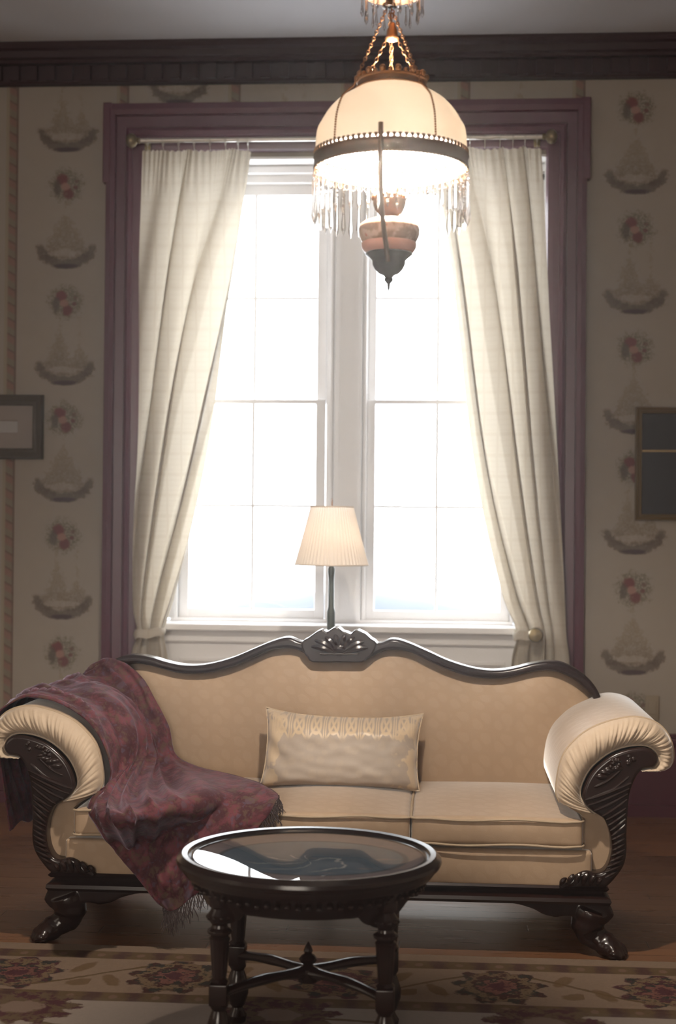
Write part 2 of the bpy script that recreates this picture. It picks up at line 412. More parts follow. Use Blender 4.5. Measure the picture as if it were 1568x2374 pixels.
M = dict(paper=wallpaper(), floor=wood_floor(), rug=rug_mat(),
    purple=plain('plum_paint', (.095, .028, .045), .34), cornice=plain('dark_plum_paint', (.032, .013, .015), .6, 0, .3),
    base=plain('dark_plum_baseboard', (.07, .02, .03), .35),
    white=plain('white_woodwork', (.88, .87, .87), .4, var=.02), ceil=plain('ceiling_plaster', (.43, .41, .41), .9, var=.05, scale=1.5),
    shell=plain('plain_plaster', (.45, .38, .31), .9), sofa=fabric('tan_damask', (.33, .232, .152), (.36, .257, .172), sheen=1.0, pat=.45, pscale=1.5),
    ivory=fabric('ivory_shirred_cloth', (.43, .335, .245), (.46, .365, .27), sheen=1.0, pat=.2, pscale=.8), gimp=plain('tan_piping', (.34, .26, .18), .8),
    wood=mahogany(), shawl=throw_mat(), satin=satin(), curtain=curtain_mat(), pane=pane_mat(), tglass=pane_mat('table_glass'),
    art=table_art(), brass=plain('aged_brass', (.25, .125, .06), .42, .8), strap=plain('dark_bronze', (.16, .10, .06), .45, .7),
    black=plain('black_iron', (.012, .010, .010), .4, .3), opal=translucent('opal_glass', (.85, .80, .74), (.97, .92, .84), .6, .15),
    crystal=crystal_mat(), bulb=emit('lit_bulb', (1, .82, .58), 38), rod=plain('pale_metal_rod', (.62, .58, .52), .35, .6),
    knob=plain('dull_gold', (.22, .17, .09), .35, .7), frame=plain('olive_brown_frame', (.06, .043, .028), .6),
    framed=plain('dark_umber_frame', (.045, .028, .028), .4),
    gold=plain('gilt_edge', (.2, .13, .05), .4, .5), mat=plain('cream_mat', (.25, .21, .19), .9),
    slate=plain('dark_picture_glass', (.025, .02, .022), .5, 0, .25), shade=translucent('pleated_silk', (.82, .73, .62), (.80, .71, .62), .4, .8),
    stem=plain('grey_green_metal', (.06, .07, .06), .35, .4), plate=plain('beige_plastic', (.25, .2, .145), .6),
    fringe=plain('dark_wool_fringe', (.04, .026, .025), .9), snow=plain('snow', (.85, .88, .93), .9, var=.02),
    hill=plain('blue_grey_hill', (.034, .041, .057), .9, scale=.2))
def art_print():
    g = G('landscape_print', .5); X, Y, Z = g.co(); n = g.noise(g.vec(X*1.0, 0, Z*3), 30, 3)
    c = g.mix(g.ss(Z + (n-.5)*.03, -.01, .015), (.06, .06, .055), (.3, .28, .27)); g.color(c); return g.m
M['print'] = art_print()
def font_mat():
    g = G('painted_porcelain', .25); X, Y, Z = g.co(); n = g.noise(scale=26, detail=3)
    c = g.mix(g.ss(n, .42, .55), (.26, .16, .11), (.50, .34, .26)); c = g.mix(g.ss(n, .6, .68)*.8, c, (.35, .1, .08)); g.color(c); return g.m
M['font'] = font_mat(); M['pink'] = plain('pink_porcelain', (.55, .27, .21), .3)

def bm_(): return bmesh.new()
def fuse(name, bm, vox, mat, parent, smooth_it=4):
    me = bpy.data.meshes.new(name); bm.to_mesh(me); bm.free()
    o = bpy.data.objects.new('tmpf', me); C.objects.link(o)
    m = o.modifiers.new('r', 'REMESH'); m.mode = 'VOXEL'; m.voxel_size = vox
    s = o.modifiers.new('s', 'SMOOTH'); s.iterations = smooth_it; s.factor = .5
    dg = bpy.context.evaluated_depsgraph_get(); dg.update()
    r = bpy.data.meshes.new_from_object(o.evaluated_get(dg)); bpy.data.objects.remove(o); bpy.data.meshes.remove(me)
    r.name = name; return link(name, r, mat, parent, angle=180)

# =================================================================== THE ROOM
RX0, RX1, RY1 = -3.9, 3.0, -3.0
CEIL = P(784, 85, YW-.2).z
OX0, OX1 = P(328, 900, YW).x, P(1270, 900, YW).x            # opening of the window recess
OZ1 = P(784, 362, YW).z
YG = YW+.2
bm = bm_(); box(bm, RX0-.1, RX1+.1, RY1-.1, YW+.5, -.1, 0); struct('floor', bm, M['floor'])
bm = bm_(); box(bm, RX0-.1, RX1+.1, RY1-.1, YW+.5, CEIL, CEIL+.1); struct('ceiling', bm, M['ceil'])
bm = bm_(); box(bm, RX0-.1, OX0, YW, YW+.45, 0, CEIL); box(bm, OX1, RX1+.1, YW, YW+.45, 0, CEIL); box(bm, OX0, OX1, YW, YW+.45, OZ1, CEIL)
struct('wall_window_side', bm, M['paper'])
bm = bm_(); box(bm, RX0-.1, RX0, RY1, YW, 0, CEIL); struct('wall_left', bm, M['shell'])
bm = bm_(); box(bm, RX1, RX1+.1, RY1, YW, 0, CEIL); struct('wall_right', bm, M['shell'])
bm = bm_(); box(bm, RX0, RX1, RY1-.1, RY1, 0, CEIL); struct('wall_rear', bm, M['shell'])

# cornice with dentils
def zp(py, Y=YW, px=784): return P(px, py, Y).z
bm = bm_()
prof = [(0, zp(193)), (.03, zp(193)), (.035, zp(188, YW-.03)), (.05, zp(186, YW-.05)), (.06, zp(181, YW-.06)), (.06, zp(143, YW-.07)), (.12, zp(140, YW-.1)),
        (.13, zp(131, YW-.12)), (.16, zp(126, YW-.14)), (.165, zp(110, YW-.15)), (.19, zp(103, YW-.17)), (.20, zp(92, YW-.2)), (.2, CEIL), (0, CEIL)]
V = grid(bm, [[(x, YW-a, z) for a, z in prof] for x in (RX0, RX1)], closed_u=True)
struct('trim_cornice', bm, M['cornice'])
bm = bm_(); dw = 43*.00214; x = RX0+.02
while x < RX1-.1:
    box(bm, x, x+dw*.55, YW-.088, YW-.055, zp(178, YW-.07), zp(145, YW-.07)); x += dw
struct('trim_dentils', bm, M['cornice'])
bm = bm_(); bz = P(1540, 1702, YW-.03).z
for a, b in ((RX0, OX0-.16), (OX1+.16, RX1)):
    box(bm, a, b, YW-.03, YW, 0, bz-.05); box(bm, a, b, YW-.05, YW, 0, .06); box(bm, a, b, YW-.045, YW, bz-.05, bz-.02, .006); box(bm, a, b, YW-.03, YW, bz-.02, bz, .005)
struct('baseboard_window_side', bm, M['base'])

# plum window casing
def casing(side):
    a = [(0, .0), (.0, .055), (.025, .06), (.045, .05), (.05, .032), (.095, .03), (.10, .042), (.115, .05), (.13, .042), (.135, .03), (.165, .028), (.19, .022), (.2, 0)]
    return a
CW = .2; bm = bm_()
xo0 = P(245, 1000, YW).x; xo1 = P(1355, 1000, YW).x; zt = zp(241)
pr = casing(0)
path = [(xo0, 0, 1, 0), (xo0, zt, 1, -1), (xo1, zt, -1, -1), (xo1, 0, -1, 0)]
rings = []
for x, z, dx, dz in path: rings.append([(x+dx*a, YW-h, z+dz*a*1.22) for a, h in pr])
grid(bm, rings)
for s, xo in ((1, xo0), (-1, xo1)):
    box(bm, min(xo-s*.018, xo+s*.03), max(xo-s*.018, xo+s*.03), YW-.058, YW, zp(425), zt+.006, .006)
struct('trim_window_casing', bm, M['purple'])
bm = bm_()                                                    # white lining of the recess
box(bm, OX0, OX0+.012, YW, YW+.4, 0, OZ1); box(bm, OX1-.012, OX1, YW, YW+.4, 0, OZ1); box(bm, OX0, OX1, YW+.001, YW+.4, OZ1-.012, OZ1)
struct('trim_recess_lining', bm, M['white'])

# windows
def gx(px): return P(px, 1250, YG).x
def gz(py, px=784): return P(px, py, YG).z
stool_z = gz(1443)
bm = bm_()
fx0, fx1 = OX0, OX1
zb = gz(1437)
box(bm, fx0, gx(417), YG-.03, YG+.1, zb, OZ1); box(bm, gx(1183), fx1, YG-.03, YG+.1, zb, OZ1)
box(bm, gx(417)-.02, gx(417), YG-.05, YG, zb, gz(440), .006); box(bm, gx(1183), gx(1183)+.02, YG-.05, YG, zb, gz(440), .006)
box(bm, gx(775), gx(838), YG-.055, YG+.1, zb, OZ1, .004); box(bm, gx(755), gx(776), YG-.02, YG+.1, zb, OZ1); box(bm, gx(837), gx(850), YG-.02, YG+.1, zb, OZ1)
box(bm, gx(764), gx(771), YG-.045, YG, zb, gz(430), .004); box(bm, gx(841), gx(848), YG-.045, YG, zb, gz(430), .004)
box(bm, gx(783), gx(787), YG-.062, YG-.05, zb, gz(430)); box(bm, gx(826), gx(830), YG-.062, YG-.05, zb, gz(430))
for a, b, y in ((366, 385, -.10), (385, 392, -.06), (392, 408, -.075), (408, 426, -.03)):
    box(bm, fx0, fx1, YG+y, YG+.1, gz(b), gz(a) if a > 366 else OZ1, .004)
struct('trim_window_frame', bm, M['white'])
bm = bm_(); box(bm, OX0+.0, OX1-.0, YW-.045, YG+.1, stool_z-.035, stool_z, .008); box(bm, gx(400), gx(1190), YG-.05, YG+.1, stool_z, zb+.004, .006)
struct('trim_window_sill', bm, M['white'])
bm = bm_(); box(bm, OX0, OX1, YW+.06, YW+.45, 0, stool_z-.03)
box(bm, OX0, OX1, YW+.03, YW+.06, stool_z-.10, stool_z-.035, .01)
ax0, ax1 = OX0+.2, OX1-.2
for a, b in ((ax0, -.56), (-.46, ax1)):
    z1 = stool_z-.2
    box(bm, a, b, YW+.045, YW+.06, z1, z1+.022, .005); box(bm, a, b, YW+.045, YW+.06, .2, .222, .005)
    box(bm, a, a+.022, YW+.045, YW+.06, .2, z1, .005); box(bm, b-.022, b, YW+.045, YW+.06, .2, z1, .005)
    box(bm, a+.05, b-.05, YW+.05, YW+.06, .26, z1-.04, .006)
struct('wall_under_window', bm, M['white'])
def window(name, xa, xm, xb, s0, s1):
    """double-hung: glass xa..xb (px), muntin xm, outer stile edges s0, s1"""
    win = setp(bpy.data.objects.new(name, None), kind='structure'); C.objects.link(win); win.location = (gx(xm), YG, stool_z)
    for nm, top, bot, mid, yo, tr, br in (('upper_sash', 450, 929, 690, .035, 24, 8), ('lower_sash', 937, 1414, 1174, 0, 10, 23)):
        bm = bm_(); y0, y1 = YG+yo-.02, YG+yo+.02; zt_, zb_ = gz(top), gz(bot)
        box(bm, gx(s0), gx(xa), y0, y1, zb_-br*.00223, zt_+tr*.00223, .004); box(bm, gx(xb), gx(s1), y0, y1, zb_-br*.00223, zt_+tr*.00223, .004)
        box(bm, gx(xa)-.005, gx(xb)+.005, y0+.001, y1-.001, zt_, zt_+tr*.00223, .003); box(bm, gx(xa)-.005, gx(xb)+.005, y0+.001, y1-.001, zb_-br*.00223, zb_, .003)
        s = fin(nm, bm, M['white'], win)
        bm = bm_(); box(bm, gx(xm)-.0075, gx(xm)+.0075, y0+.004, y1-.004, zb_, zt_, .003); box(bm, gx(xa), gx(xb), y0+.005, y1-.005, gz(mid)-.0065, gz(mid)+.0065, .003)
        fin('glazing_bars', bm, M['white'], s)
        bm = bm_(); bm.faces.new([bm.verts.new(p) for p in ((gx(xa)-.01, YG+yo, zb_-.01), (gx(xb)+.01, YG+yo, zb_-.01), (gx(xb)+.01, YG+yo, zt_+.01), (gx(xa)-.01, YG+yo, zt_+.01))])
        fin('glass_pane', bm, M['pane'], s, False, recalc=False)
window('window_1', 440, 586, 731, 416, 753)
window('window_2', 869, 1012, 1160, 850, 1184)

# outdoors: snow and a low slope below the horizon
bm = bm_(); N_ = 40
def ght(x, y): return -4.2 + .5*mnoise.noise(Vector((x*.05, y*.05, 0)))
grid(bm, [[(x, y, ght(x, y)) for x in [-60+120*i/N_ for i in range(N_+1)]] for y in [YW+2+3.2*j for j in range(N_+1)]])
struct('snowy_ground', bm, M['snow'], True)
def hill(x0, x1, Y, tops, depth):
    bm = bm_(); rows = []
    for j in range(13):
        v = j/12; rows.append([(x, Y+depth*(v-.0), -5 + (t+5)*sin(pi*min(1, v*1.0))**.7) for x, t in tops])
    grid(bm, rows); struct('distant_slope', bm, M['hill'], True)
def htops(pts, Y): 
    q = cr([(P(a, b, Y).x, P(a, b, Y).z, 0) for a, b in pts], 5); return [(v.x, v.y) for v in q]
hill(0, 0, 62, htops([(820, 1372), (880, 1372), (940, 1382), (1000, 1388), (1050, 1400), (1100, 1412), (1160, 1430), (1220, 1450)], 70), 16)
hill(0, 0, 58, htops([(480, 1440), (520, 1410), (560, 1392), (620, 1384), (680, 1380), (730, 1372), (790, 1380), (830, 1400), (850, 1440)], 66), 16)

# =================================================================== CURTAINS
YC = YW-.10
def curtain(edgeL, edgeR, nf, seed, flatside, shear, label, tie_px, tie_y, tie_col):
    rnd = random.Random(seed)
    top = edgeL[0][1]; bot = edgeL[-1][1]
    def ex(e, py):
        for (a, ya), (b, yb) in zip(e, e[1:]):
            if py <= yb: t = (py-ya)/(yb-ya); t = max(0, t); return a+(b-a)*t
        return e[-1][0]
    eL = [(p.x, p.y) for p in cr([(a, b, 0) for a, b in edgeL], 5)]; eR = [(p.x, p.y) for p in cr([(a, b, 0) for a, b in edgeR], 5)]
    root = thing('curtain', (P((eL[0][0]+eR[0][0])/2, 900, YC).x, YC, 0), label, 'curtain', 'tied back plaid curtains')
    nu, nv = 200, 150; ph = [rnd.uniform(0, 6.28) for _ in range(6)]; rows = []
    for i in range(nv+1):
        py = top+(bot-top)*i/nv; xl, xr = P(ex(eL, py), py, YC).x, P(ex(eR, py), py, YC).x
        z = P((ex(eL, py)+ex(eR, py))/2, py, YC).z; pinch = math.exp(-((py-tie_y)/60)**2); row = []
        for j in range(nu+1):
            u = j/nu; s = i/nv; w = min(1, u*.9+s*.9) if flatside < 0 else min(1, 1.1-u*.6)
            wu = u + shear*min(s, .75) + .045*sin(2*pi*u*1.5+ph[0]+s*1.3) + .015*sin(7*u+ph[1]+s*3)
            A = (.012 + .042*w**1.1)*(1-.45*pinch)*(.55+.45*min(1, s*6))
            f = sin(2*pi*nf*wu+ph[2]) + .16*sin(2*pi*nf*2.1*wu+ph[3]+s*2) + .25*sin(2*pi*nf*.5*wu+ph[4])
            hd = 1 if py < top+48 else 0
            y = YC - A*f - .007*(1-min(1, s*14))*sin(2*pi*22*u) + .05*pinch*0
            x = xl+(xr-xl)*(u + (.30/nf)*min(1, s*3+.45)*w**.8*(1-abs(2*u-1)**6)*sin(2*pi*nf*wu+ph[2]+1.5))
            zz = z + (.006*abs(sin(2*pi*13*u)) if i == 0 else 0) 
            row.append((x, min(y, YW-.062), zz))
        rows.append(row)
    bm = bm_(); grid(bm, rows); bm.verts.ensure_lookup_table()
    fin('panel', bm, M['curtain'], root, angle=180)
    # tie: a gathered band round the waist
    a, b = tie_px; cx = (P(a, tie_y, YC).x+P(b, tie_y, YC).x)/2; hw = (P(b, tie_y, YC).x-P(a, tie_y, YC).x)/2+.008; z = P(a, tie_y, YC).z
    bm = bm_(); rr = []
    for k in range(40):
        t = 2*pi*k/40; rr.append([(cx+hw*cos(t), YC-.005+.056*sin(t)-.002, z + dz + .008*cos(t) + .004*sin(5*t)) for dz in (-.022, -.012, .0, .012, .022)])
    rr = [[(p[0]+(p[0]-cx)*bul, p[1], p[2]) for p, bul in zip(r, (0, .06, .09, .06, 0))] for r in rr]
    grid(bm, rr, closed_v=True); fin('tieback', bm, tie_col, root, angle=180)
    return root
c1 = curtain([(330, 350), (324, 600), (320, 900), (314, 1200), (310, 1400), (318, 1468), (302, 1535), (300, 1700), (302, 1850)],
             [(581, 347), (566, 450), (543, 620), (520, 780), (500, 910), (480, 1040), (458, 1160), (432, 1280), (402, 1390), (378, 1468), (386, 1535), (392, 1700), (394, 1850)],
             2.9, 11, -1, .8, 'long cream plaid curtain hanging at the left of the window, tied at its waist', (318, 378), 1466, M['curtain'])
c2 = curtain([(1000, 345), (1030, 500), (1050, 640), (1066, 780), (1080, 920), (1096, 1050), (1118, 1180), (1142, 1290), (1168, 1390), (1198, 1468), (1186, 1535), (1180, 1700), (1182, 1850)],
             [(1256, 345), (1265, 500), (1274, 700), (1285, 900), (1297, 1150), (1306, 1330), (1313, 1468), (1320, 1535), (1322, 1700), (1322, 1850)],
             3.9, 23, 1, -.22, 'long cream plaid curtain hanging at the right of the window, gathered by a holdback', (1196, 1250), 1470, M['curtain'])
bm = bm_(); q = P(1240, 1470, YC-.07)
tube(bm, [q+Vector((-.02, -.05, 0)), q+Vector((0, -.07, 0)), q+Vector((.012, -.06, 0)), q+Vector((.025, .05, 0)), q+Vector((.04, .16, 0))], .008, 8)
t = bm_(); lathe(t, [(0, -.02), (.03, -.018), (.036, -.006), (.036, .006), (.03, .018), (0, .02)], (0, 0, 0), 24)
bmesh.ops.rotate(t, verts=t.verts, cent=(0, 0, 0), matrix=Matrix.Rotation(pi/2, 3, 'X')); bmesh.ops.translate(t, verts=t.verts, vec=q+Vector((.0, -.07, 0))); merge(bm, t)
setp(fin('curtain_holdback', bm, M['knob']), 'small round brass holdback pinning the right curtain', 'curtain holdback')

# rod, rings, finials
YR = YW-.13
ra, rb_ = P(322, 327, YR), P(1262, 316, YR); zr_ = (ra.z+rb_.z)/2
rod = thing('curtain_rod', (P(784, 320, YR).x, YR, zr_), 'pale metal curtain rod with round gold ends across the top of the window', 'curtain rod')
bm = bm_(); tube(bm, [(ra.x, YR, zr_), (rb_.x, YR, zr_)], .0115, 14); fin('pole', bm, M['rod'], rod)
for x, s in ((ra.x, -1), (rb_.x, 1)):
    t = bm_(); lathe(t, [(.011, -.03), (.016, -.022), (.013, -.012), (.03, 0), (.036, .016), (.033, .03), (.02, .042), (.0, .046)], (0, 0, 0), 24)
    bmesh.ops.rotate(t, verts=t.verts, cent=(0, 0, 0), matrix=Matrix.Rotation(s*pi/2, 3, 'Y')); bmesh.ops.translate(t, verts=t.verts, vec=(x+s*.02, YR, zr_))
    fin('finial', t, M['knob'], rod)
    bm = bm_(); box(bm, x-s*.03-.008, x-s*.03+.008, YR, YW, zr_-.006, zr_+.006, .003); box(bm, x-s*.03-.015, x-s*.03+.015, YW-.06, YW-.04, zr_-.03, zr_+.03, .004); fin('bracket', bm, M['knob'], rod)
ring0 = None
for px in [342, 378, 414, 450, 487, 523, 552, 575] + [1022, 1055, 1090, 1125, 1160, 1190, 1218, 1246]:
    x = P(px, 320, YR).x
    if ring0 is None:
        bm = bm_(); tube(bm, [(x, YR+.019*cos(2*pi*k/20), zr_-.008+.019*sin(2*pi*k/20)) for k in range(20)], .0022, 6, True)
        tube(bm, [(x, YR, zr_-.027), (x, YR+.01, zr_-.034), (x, YR+.02, zr_-.05)], .0015, 5)
        ring0 = fin('ring', bm, M['rod'], rod); x0 = x
    else: o = ring0.copy(); o.parent = rod; o.location.x = x-x0; C.objects.link(o)

# =================================================================== WALL PICTURES
def frame_rect(bm, x0, x1, z0, z1, w, yf, yb, prof):
    """moulding: prof = (inward offset fraction, projection)"""
    rings = []
    for x, z, dx, dz in ((x0, z0, 1, 1), (x1, z0, -1, 1), (x1, z1, -1, -1), (x0, z1, 1, -1)):
        rings.append([(x+dx*a*w, yb-(yb-yf)*h, z+dz*a*w) for a, h in prof])
    grid(bm, rings, closed_v=True)
PR = [(0, 0), (0, .75), (.12, 1), (.5, .8), (.62, .6), (.85, .75), (.93, .7), (1, .45), (1, 0)]
def picture(name, x0, x1, z0, z1, w, fm, label, cat):
    r = thing(name, ((x0+x1)/2, YW-.03, z0), label, cat); bm = bm_(); frame_rect(bm, x0, x1, z0, z1, w, YW-.045, YW-.001, PR)
    fin('frame', bm, fm, r); return r
a = P(98, 915, YW-.04); b = P(98, 1064, YW-.04)
r = picture('framed_print', a.x-.5, a.x, b.z, a.z, .055, M['frame'], 'small framed landscape print with wide cream mat hanging left of the window', 'picture')
bm = bm_(); frame_rect(bm, a.x-.45, a.x-.05, b.z+.05, a.z-.05, .085, YW-.019, YW-.012, [(0, 0), (0, 1), (.96, 1), (1, 0)]); fin('mat', bm, M['mat'], r)
bm = bm_(); box(bm, a.x-.37, a.x-.13, YW-.014, YW-.008, P(45, 1004, YW).z, P(45, 963, YW).z); fin('print', bm, M['print'], r)
a = P(1476, 943, YW-.04); b = P(1476, 1206, YW-.04)
r = picture('framed_picture', a.x, a.x+.62, b.z, a.z, .032, M['gold'], 'large dark picture in a thin gilt frame hanging right of the window', 'picture')
bm = bm_(); box(bm, a.x+.025, a.x+.595, YW-.02, YW-.008, b.z+.025, a.z-.025); fin('dark_canvas', bm, M['slate'], r)
zz = P(1520, 1046, YW).z; bm = bm_(); box(bm, a.x+.03, a.x+.59, YW-.026, YW-.018, zz-.006, zz+.006, .002); fin('cross_bar', bm, M['gold'], r)
a = P(1497, 1612, YW-.01); b = P(1529, 1670, YW-.01)
bm = bm_(); box(bm, a.x, b.x, YW-.012, YW, b.z, a.z, .004); box(bm, a.x+.015, b.x-.015, YW-.016, YW-.01, b.z+.03, a.z-.03, .002)
setp(fin('wall_plate', bm, M['plate']), 'small beige rectangular plate on the papered wall above the right sofa arm', 'wall plate')

# =================================================================== RUG
def rugbox():
    bm = bm_(); N1, N2 = 90, 60; x0, x1, y0, y1 = -3.1, 2.3, 1.2, RY0
    grid(bm, [[(x0+(x1-x0)*i/N1, y0+(y1-y0)*j/N2, .011+.0015*mnoise.noise(Vector((i*.3, j*.3, 0)))) for i in range(N1+1)] for j in range(N2+1)])
    box(bm, x0, x1, y0, y1, .0005, .0095); return bm
setp(fin('area_rug', rugbox(), M['rug']), 'cream woven rug with a border of dark red flowers and vines under the table', 'rug')

# =================================================================== SOFA
YF = 4.92; YB = 5.60; XC = -.385
sofa = thing('sofa', (XC, (YF+YB)/2+.05, 0), 'long tan damask sofa with scrolled arms and dark carved wooden frame', 'sofa')
def S(px, py, Y=YF, side=1):
    v = P(px, py, Y); return Vector((v.x if side > 0 else 2*XC-v.x, v.y, v.z))
def outl(pts, Y, side, k=5, closed=True):
    q = [S(a, b, Y, side) for a, b in pts]; q = [Vector((v.x, v.z, 0)) for v in q]; q = cr(q, k, closed)
    return [(v.x, v.y) for v in q]
OUTER = [(1301, 1866), (1293, 1845), (1294, 1816), (1301, 1777), (1315, 1745), (1339, 1718), (1368, 1696), (1407, 1679), (1447, 1669), (1476, 1666), (1506, 1671), (1533, 1684), (1552, 1704), (1563, 1728), (1567, 1753), (1565, 1771), (1555, 1785), (1535, 1791), (1510, 1790), (1490, 1788)]
WOODTOP = [(1390, 1890), (1374, 1880), (1358, 1866), (1351, 1849), (1354, 1826), (1368, 1796), (1388, 1773), (1417, 1751), (1447, 1739), (1476, 1733), (1498, 1733), (1515, 1741), (1524, 1752), (1526, 1765), (1516, 1779), (1502, 1781), (1486, 1786)]
STEM_R = [(1472, 1806), (1461, 1836), (1456, 1875), (1453, 1934), (1453, 1975), (1446, 2006), (1427, 2034), (1404, 2056)]
STEM_L = [(1385, 2056), (1340, 2056), (1296, 2054), (1317, 2042), (1339, 2025), (1360, 2018), (1382, 2023), (1400, 2018), (1412, 1998), (1418, 1966), (1414, 1930), (1402, 1900)]
CORN = WOODTOP + STEM_R + STEM_L
ARMBODY = OUTER + [(1478, 1800), (1466, 1830), (1460, 1875), (1457, 1934), (1456, 1975), (1449, 2006), (1430, 2034), (1404, 2054), (1352, 2054), (1350, 1990), (1352, 1950), (1353, 1905), (1345, 1893)]
def sx_l(y):   # left and right edges of the carved stem, px
    L = [(1850, 1352), (1866, 1358), (1880, 1374), (1890, 1390), (1900, 1402), (1930, 1414), (1966, 1418), (1998, 1412), (2018, 1400)]
    for (a, b), (c, d) in zip(L, L[1:]):
        if y <= c: return b+(d-b)*(y-a)/(c-a)
    return L[-1][1]
def sx_r(y):
    L = [(1786, 1486), (1806, 1472), (1836, 1461), (1875, 1456), (1934, 1453), (1975, 1453), (2006, 1446), (2034, 1427)]
    for (a, b), (c, d) in zip(L, L[1:]):
        if y <= c: return b+(d-b)*(y-a)/(c-a)
    return L[-1][1]
for side in (1, -1):
    arm = solid('arm', outl(ARMBODY, YF, side, 4), YF+.045, YB+.10, M['sofa'], sofa, .012)
    # shirred facing roll between piping and wood
    o_ = resample(cr([S(a, b, YF, side) for a, b in OUTER], 5), 150)
    w_ = resample(cr([S(a, b, YF, side) for a, b in WOODTOP], 5), 150)
    rows = []
    for i in range(150):
        row = []
        for j in range(17):
            s = j/16; p = o_[i].lerp(w_[i], s); b = sin(pi*min(1, s*1.0))**.55 if 0 < s < 1 else 0
            pl = 1 + .10*sin(i*1.9+mnoise.noise(Vector((i*.21, 0, side)))*5)*(1-s*.7) + .07*mnoise.noise(Vector((i*.5, j*.12, 3)))
            row.append((p.x, YF+.045-.062*b*pl*(1 if s < .9 else .9), p.z))
        rows.append(row)
    bm = bm_(); grid(bm, rows); fin('shirred_facing', bm, M['ivory'], arm, angle=180)
    bm = bm_(); tube(bm, [(p.x, YF+.047, p.z) for p in o_], .0042, 8); fin('piping', bm, M['gimp'], arm)
    bm = bm_(); tube(bm, [(p.x, YF+.012, p.z) for p in [o_[i].lerp(w_[i], .90) for i in range(150)]], .0035, 8); fin('gimp_braid', bm, M['ivory'], arm)
    # seam down the lower facing
    bm = bm_(); tube(bm, [S(a, b, YF+.043, side) for a, b in ((1352, 1904), (1353, 1950), (1350, 1990), (1350, 2045))], .004, 8); fin('piping', bm, M['ivory'], arm)
    # carved horn of plenty
    horn = solid('carved_horn', outl(CORN, YF, side, 4), YF-.012, YF+.075, M['wood'], sofa, .011, 4)
    bm = bm_(); y = 1842
    while y < 2030:
        sl = 26 if y < 1880 else (18 if y < 1930 else 10)
        xl, xr = sx_l(min(2018, y+sl*.5))+4, sx_r(y-sl)-4
        if xr-xl > 10:
            pts = [S(xl+(xr-xl)*t, y+sl*.5 - sl*1.5*t**1.2, YF-.012-.004*sin(pi*t), side) for t in [k/8 for k in range(9)]]
            tube(bm, pts, [.0035+.0035*sin(pi*k/8) for k in range(9)], 8)
        y += 12.5
    fin('carved_ribs', bm, M['wood'], horn)
    bm = bm_()
    for k in range(16):
        a = random.uniform(0, 6.28); rr = random.uniform(.2, 1)**.5
        ball(bm, S(1445+rr*34*cos(a), 1765+rr*12*sin(a)-rr*10*cos(a), YF-.012, side), .0085, 10, (1, .7, 1))
    for k in range(5):
        t0 = k*.5+.3; ball(bm, S(1395+k*9, 1800-k*5+random.uniform(-5, 5), YF-.01, side), .016, 10, (1.3, .45, .7))
    for c0, c1_ in (((1380, 1850), (1460, 1800)), ((1378, 1825), (1440, 1785))):
        tube(bm, cr([S(c0[0]+(c1_[0]-c0[0])*t, c0[1]+(c1_[1]-c0[1])*t+6*sin(pi*t), YF-.012, side) for t in (0, .3, .6, 1)], 4), [.002]+[.005]*11+[.002], 8)
    fin('carved_fruit', bm, M['wood'], horn)
    bm = bm_()                                          # acanthus at the foot of the horn
    for k in range(6):
        a = 1300+k*17; h = (2050-(8+24*sin(pi*(k+1)/7)))
        tube(bm, cr([S(a, 2052, YF-.01, side), S(a+6, (2052+h)/2, YF-.018, side), S(a+14, h+4, YF-.012, side)], 4), [.004, .006, .008, .009, .009, .008, .007, .005, .003], 8)
    fin('carved_leaf', bm, M['wood'], horn)

# base rail: stepped mahogany moulding
def wx(px, py, Y): return S(px, py, Y, 1).x
xr = wx(1407, 2070, YF); xl = 2*XC-xr
z = lambda py: P(770, py, YF).z
ZT, ZB = P(1300, 2052, YF).z, P(1300, 2098, YF).z; dz = ZT-ZB
bm = bm_()
prof = [(.02, ZT), (-.0, ZT-.002), (-.008, ZT-dz*.14), (.0, ZT-dz*.28), (.012, ZT-dz*.32), (.014, ZT-dz*.46), (.0, ZT-dz*.52), (-.012, ZT-dz*.62), (-.014, ZT-dz*.8), (-.006, ZT-dz*.96), (.01, ZB)]
rings = []
for x, y, dx, dy in ((xl, YF, -1, -1), (xr, YF, 1, -1), (xr, YB+.12, 1, 1), (xl, YB+.12, -1, 1)):
    rings.append([(x-dx*a, y-dy*a, z_) for a, z_ in prof])
V = grid(bm, rings, closed_v=True)
cap(bm, [V[i][0] for i in range(4)]); cap(bm, [V[i][-1] for i in range(4)][::-1])
fin('base_rail', bm, M['wood'], sofa, angle=30)

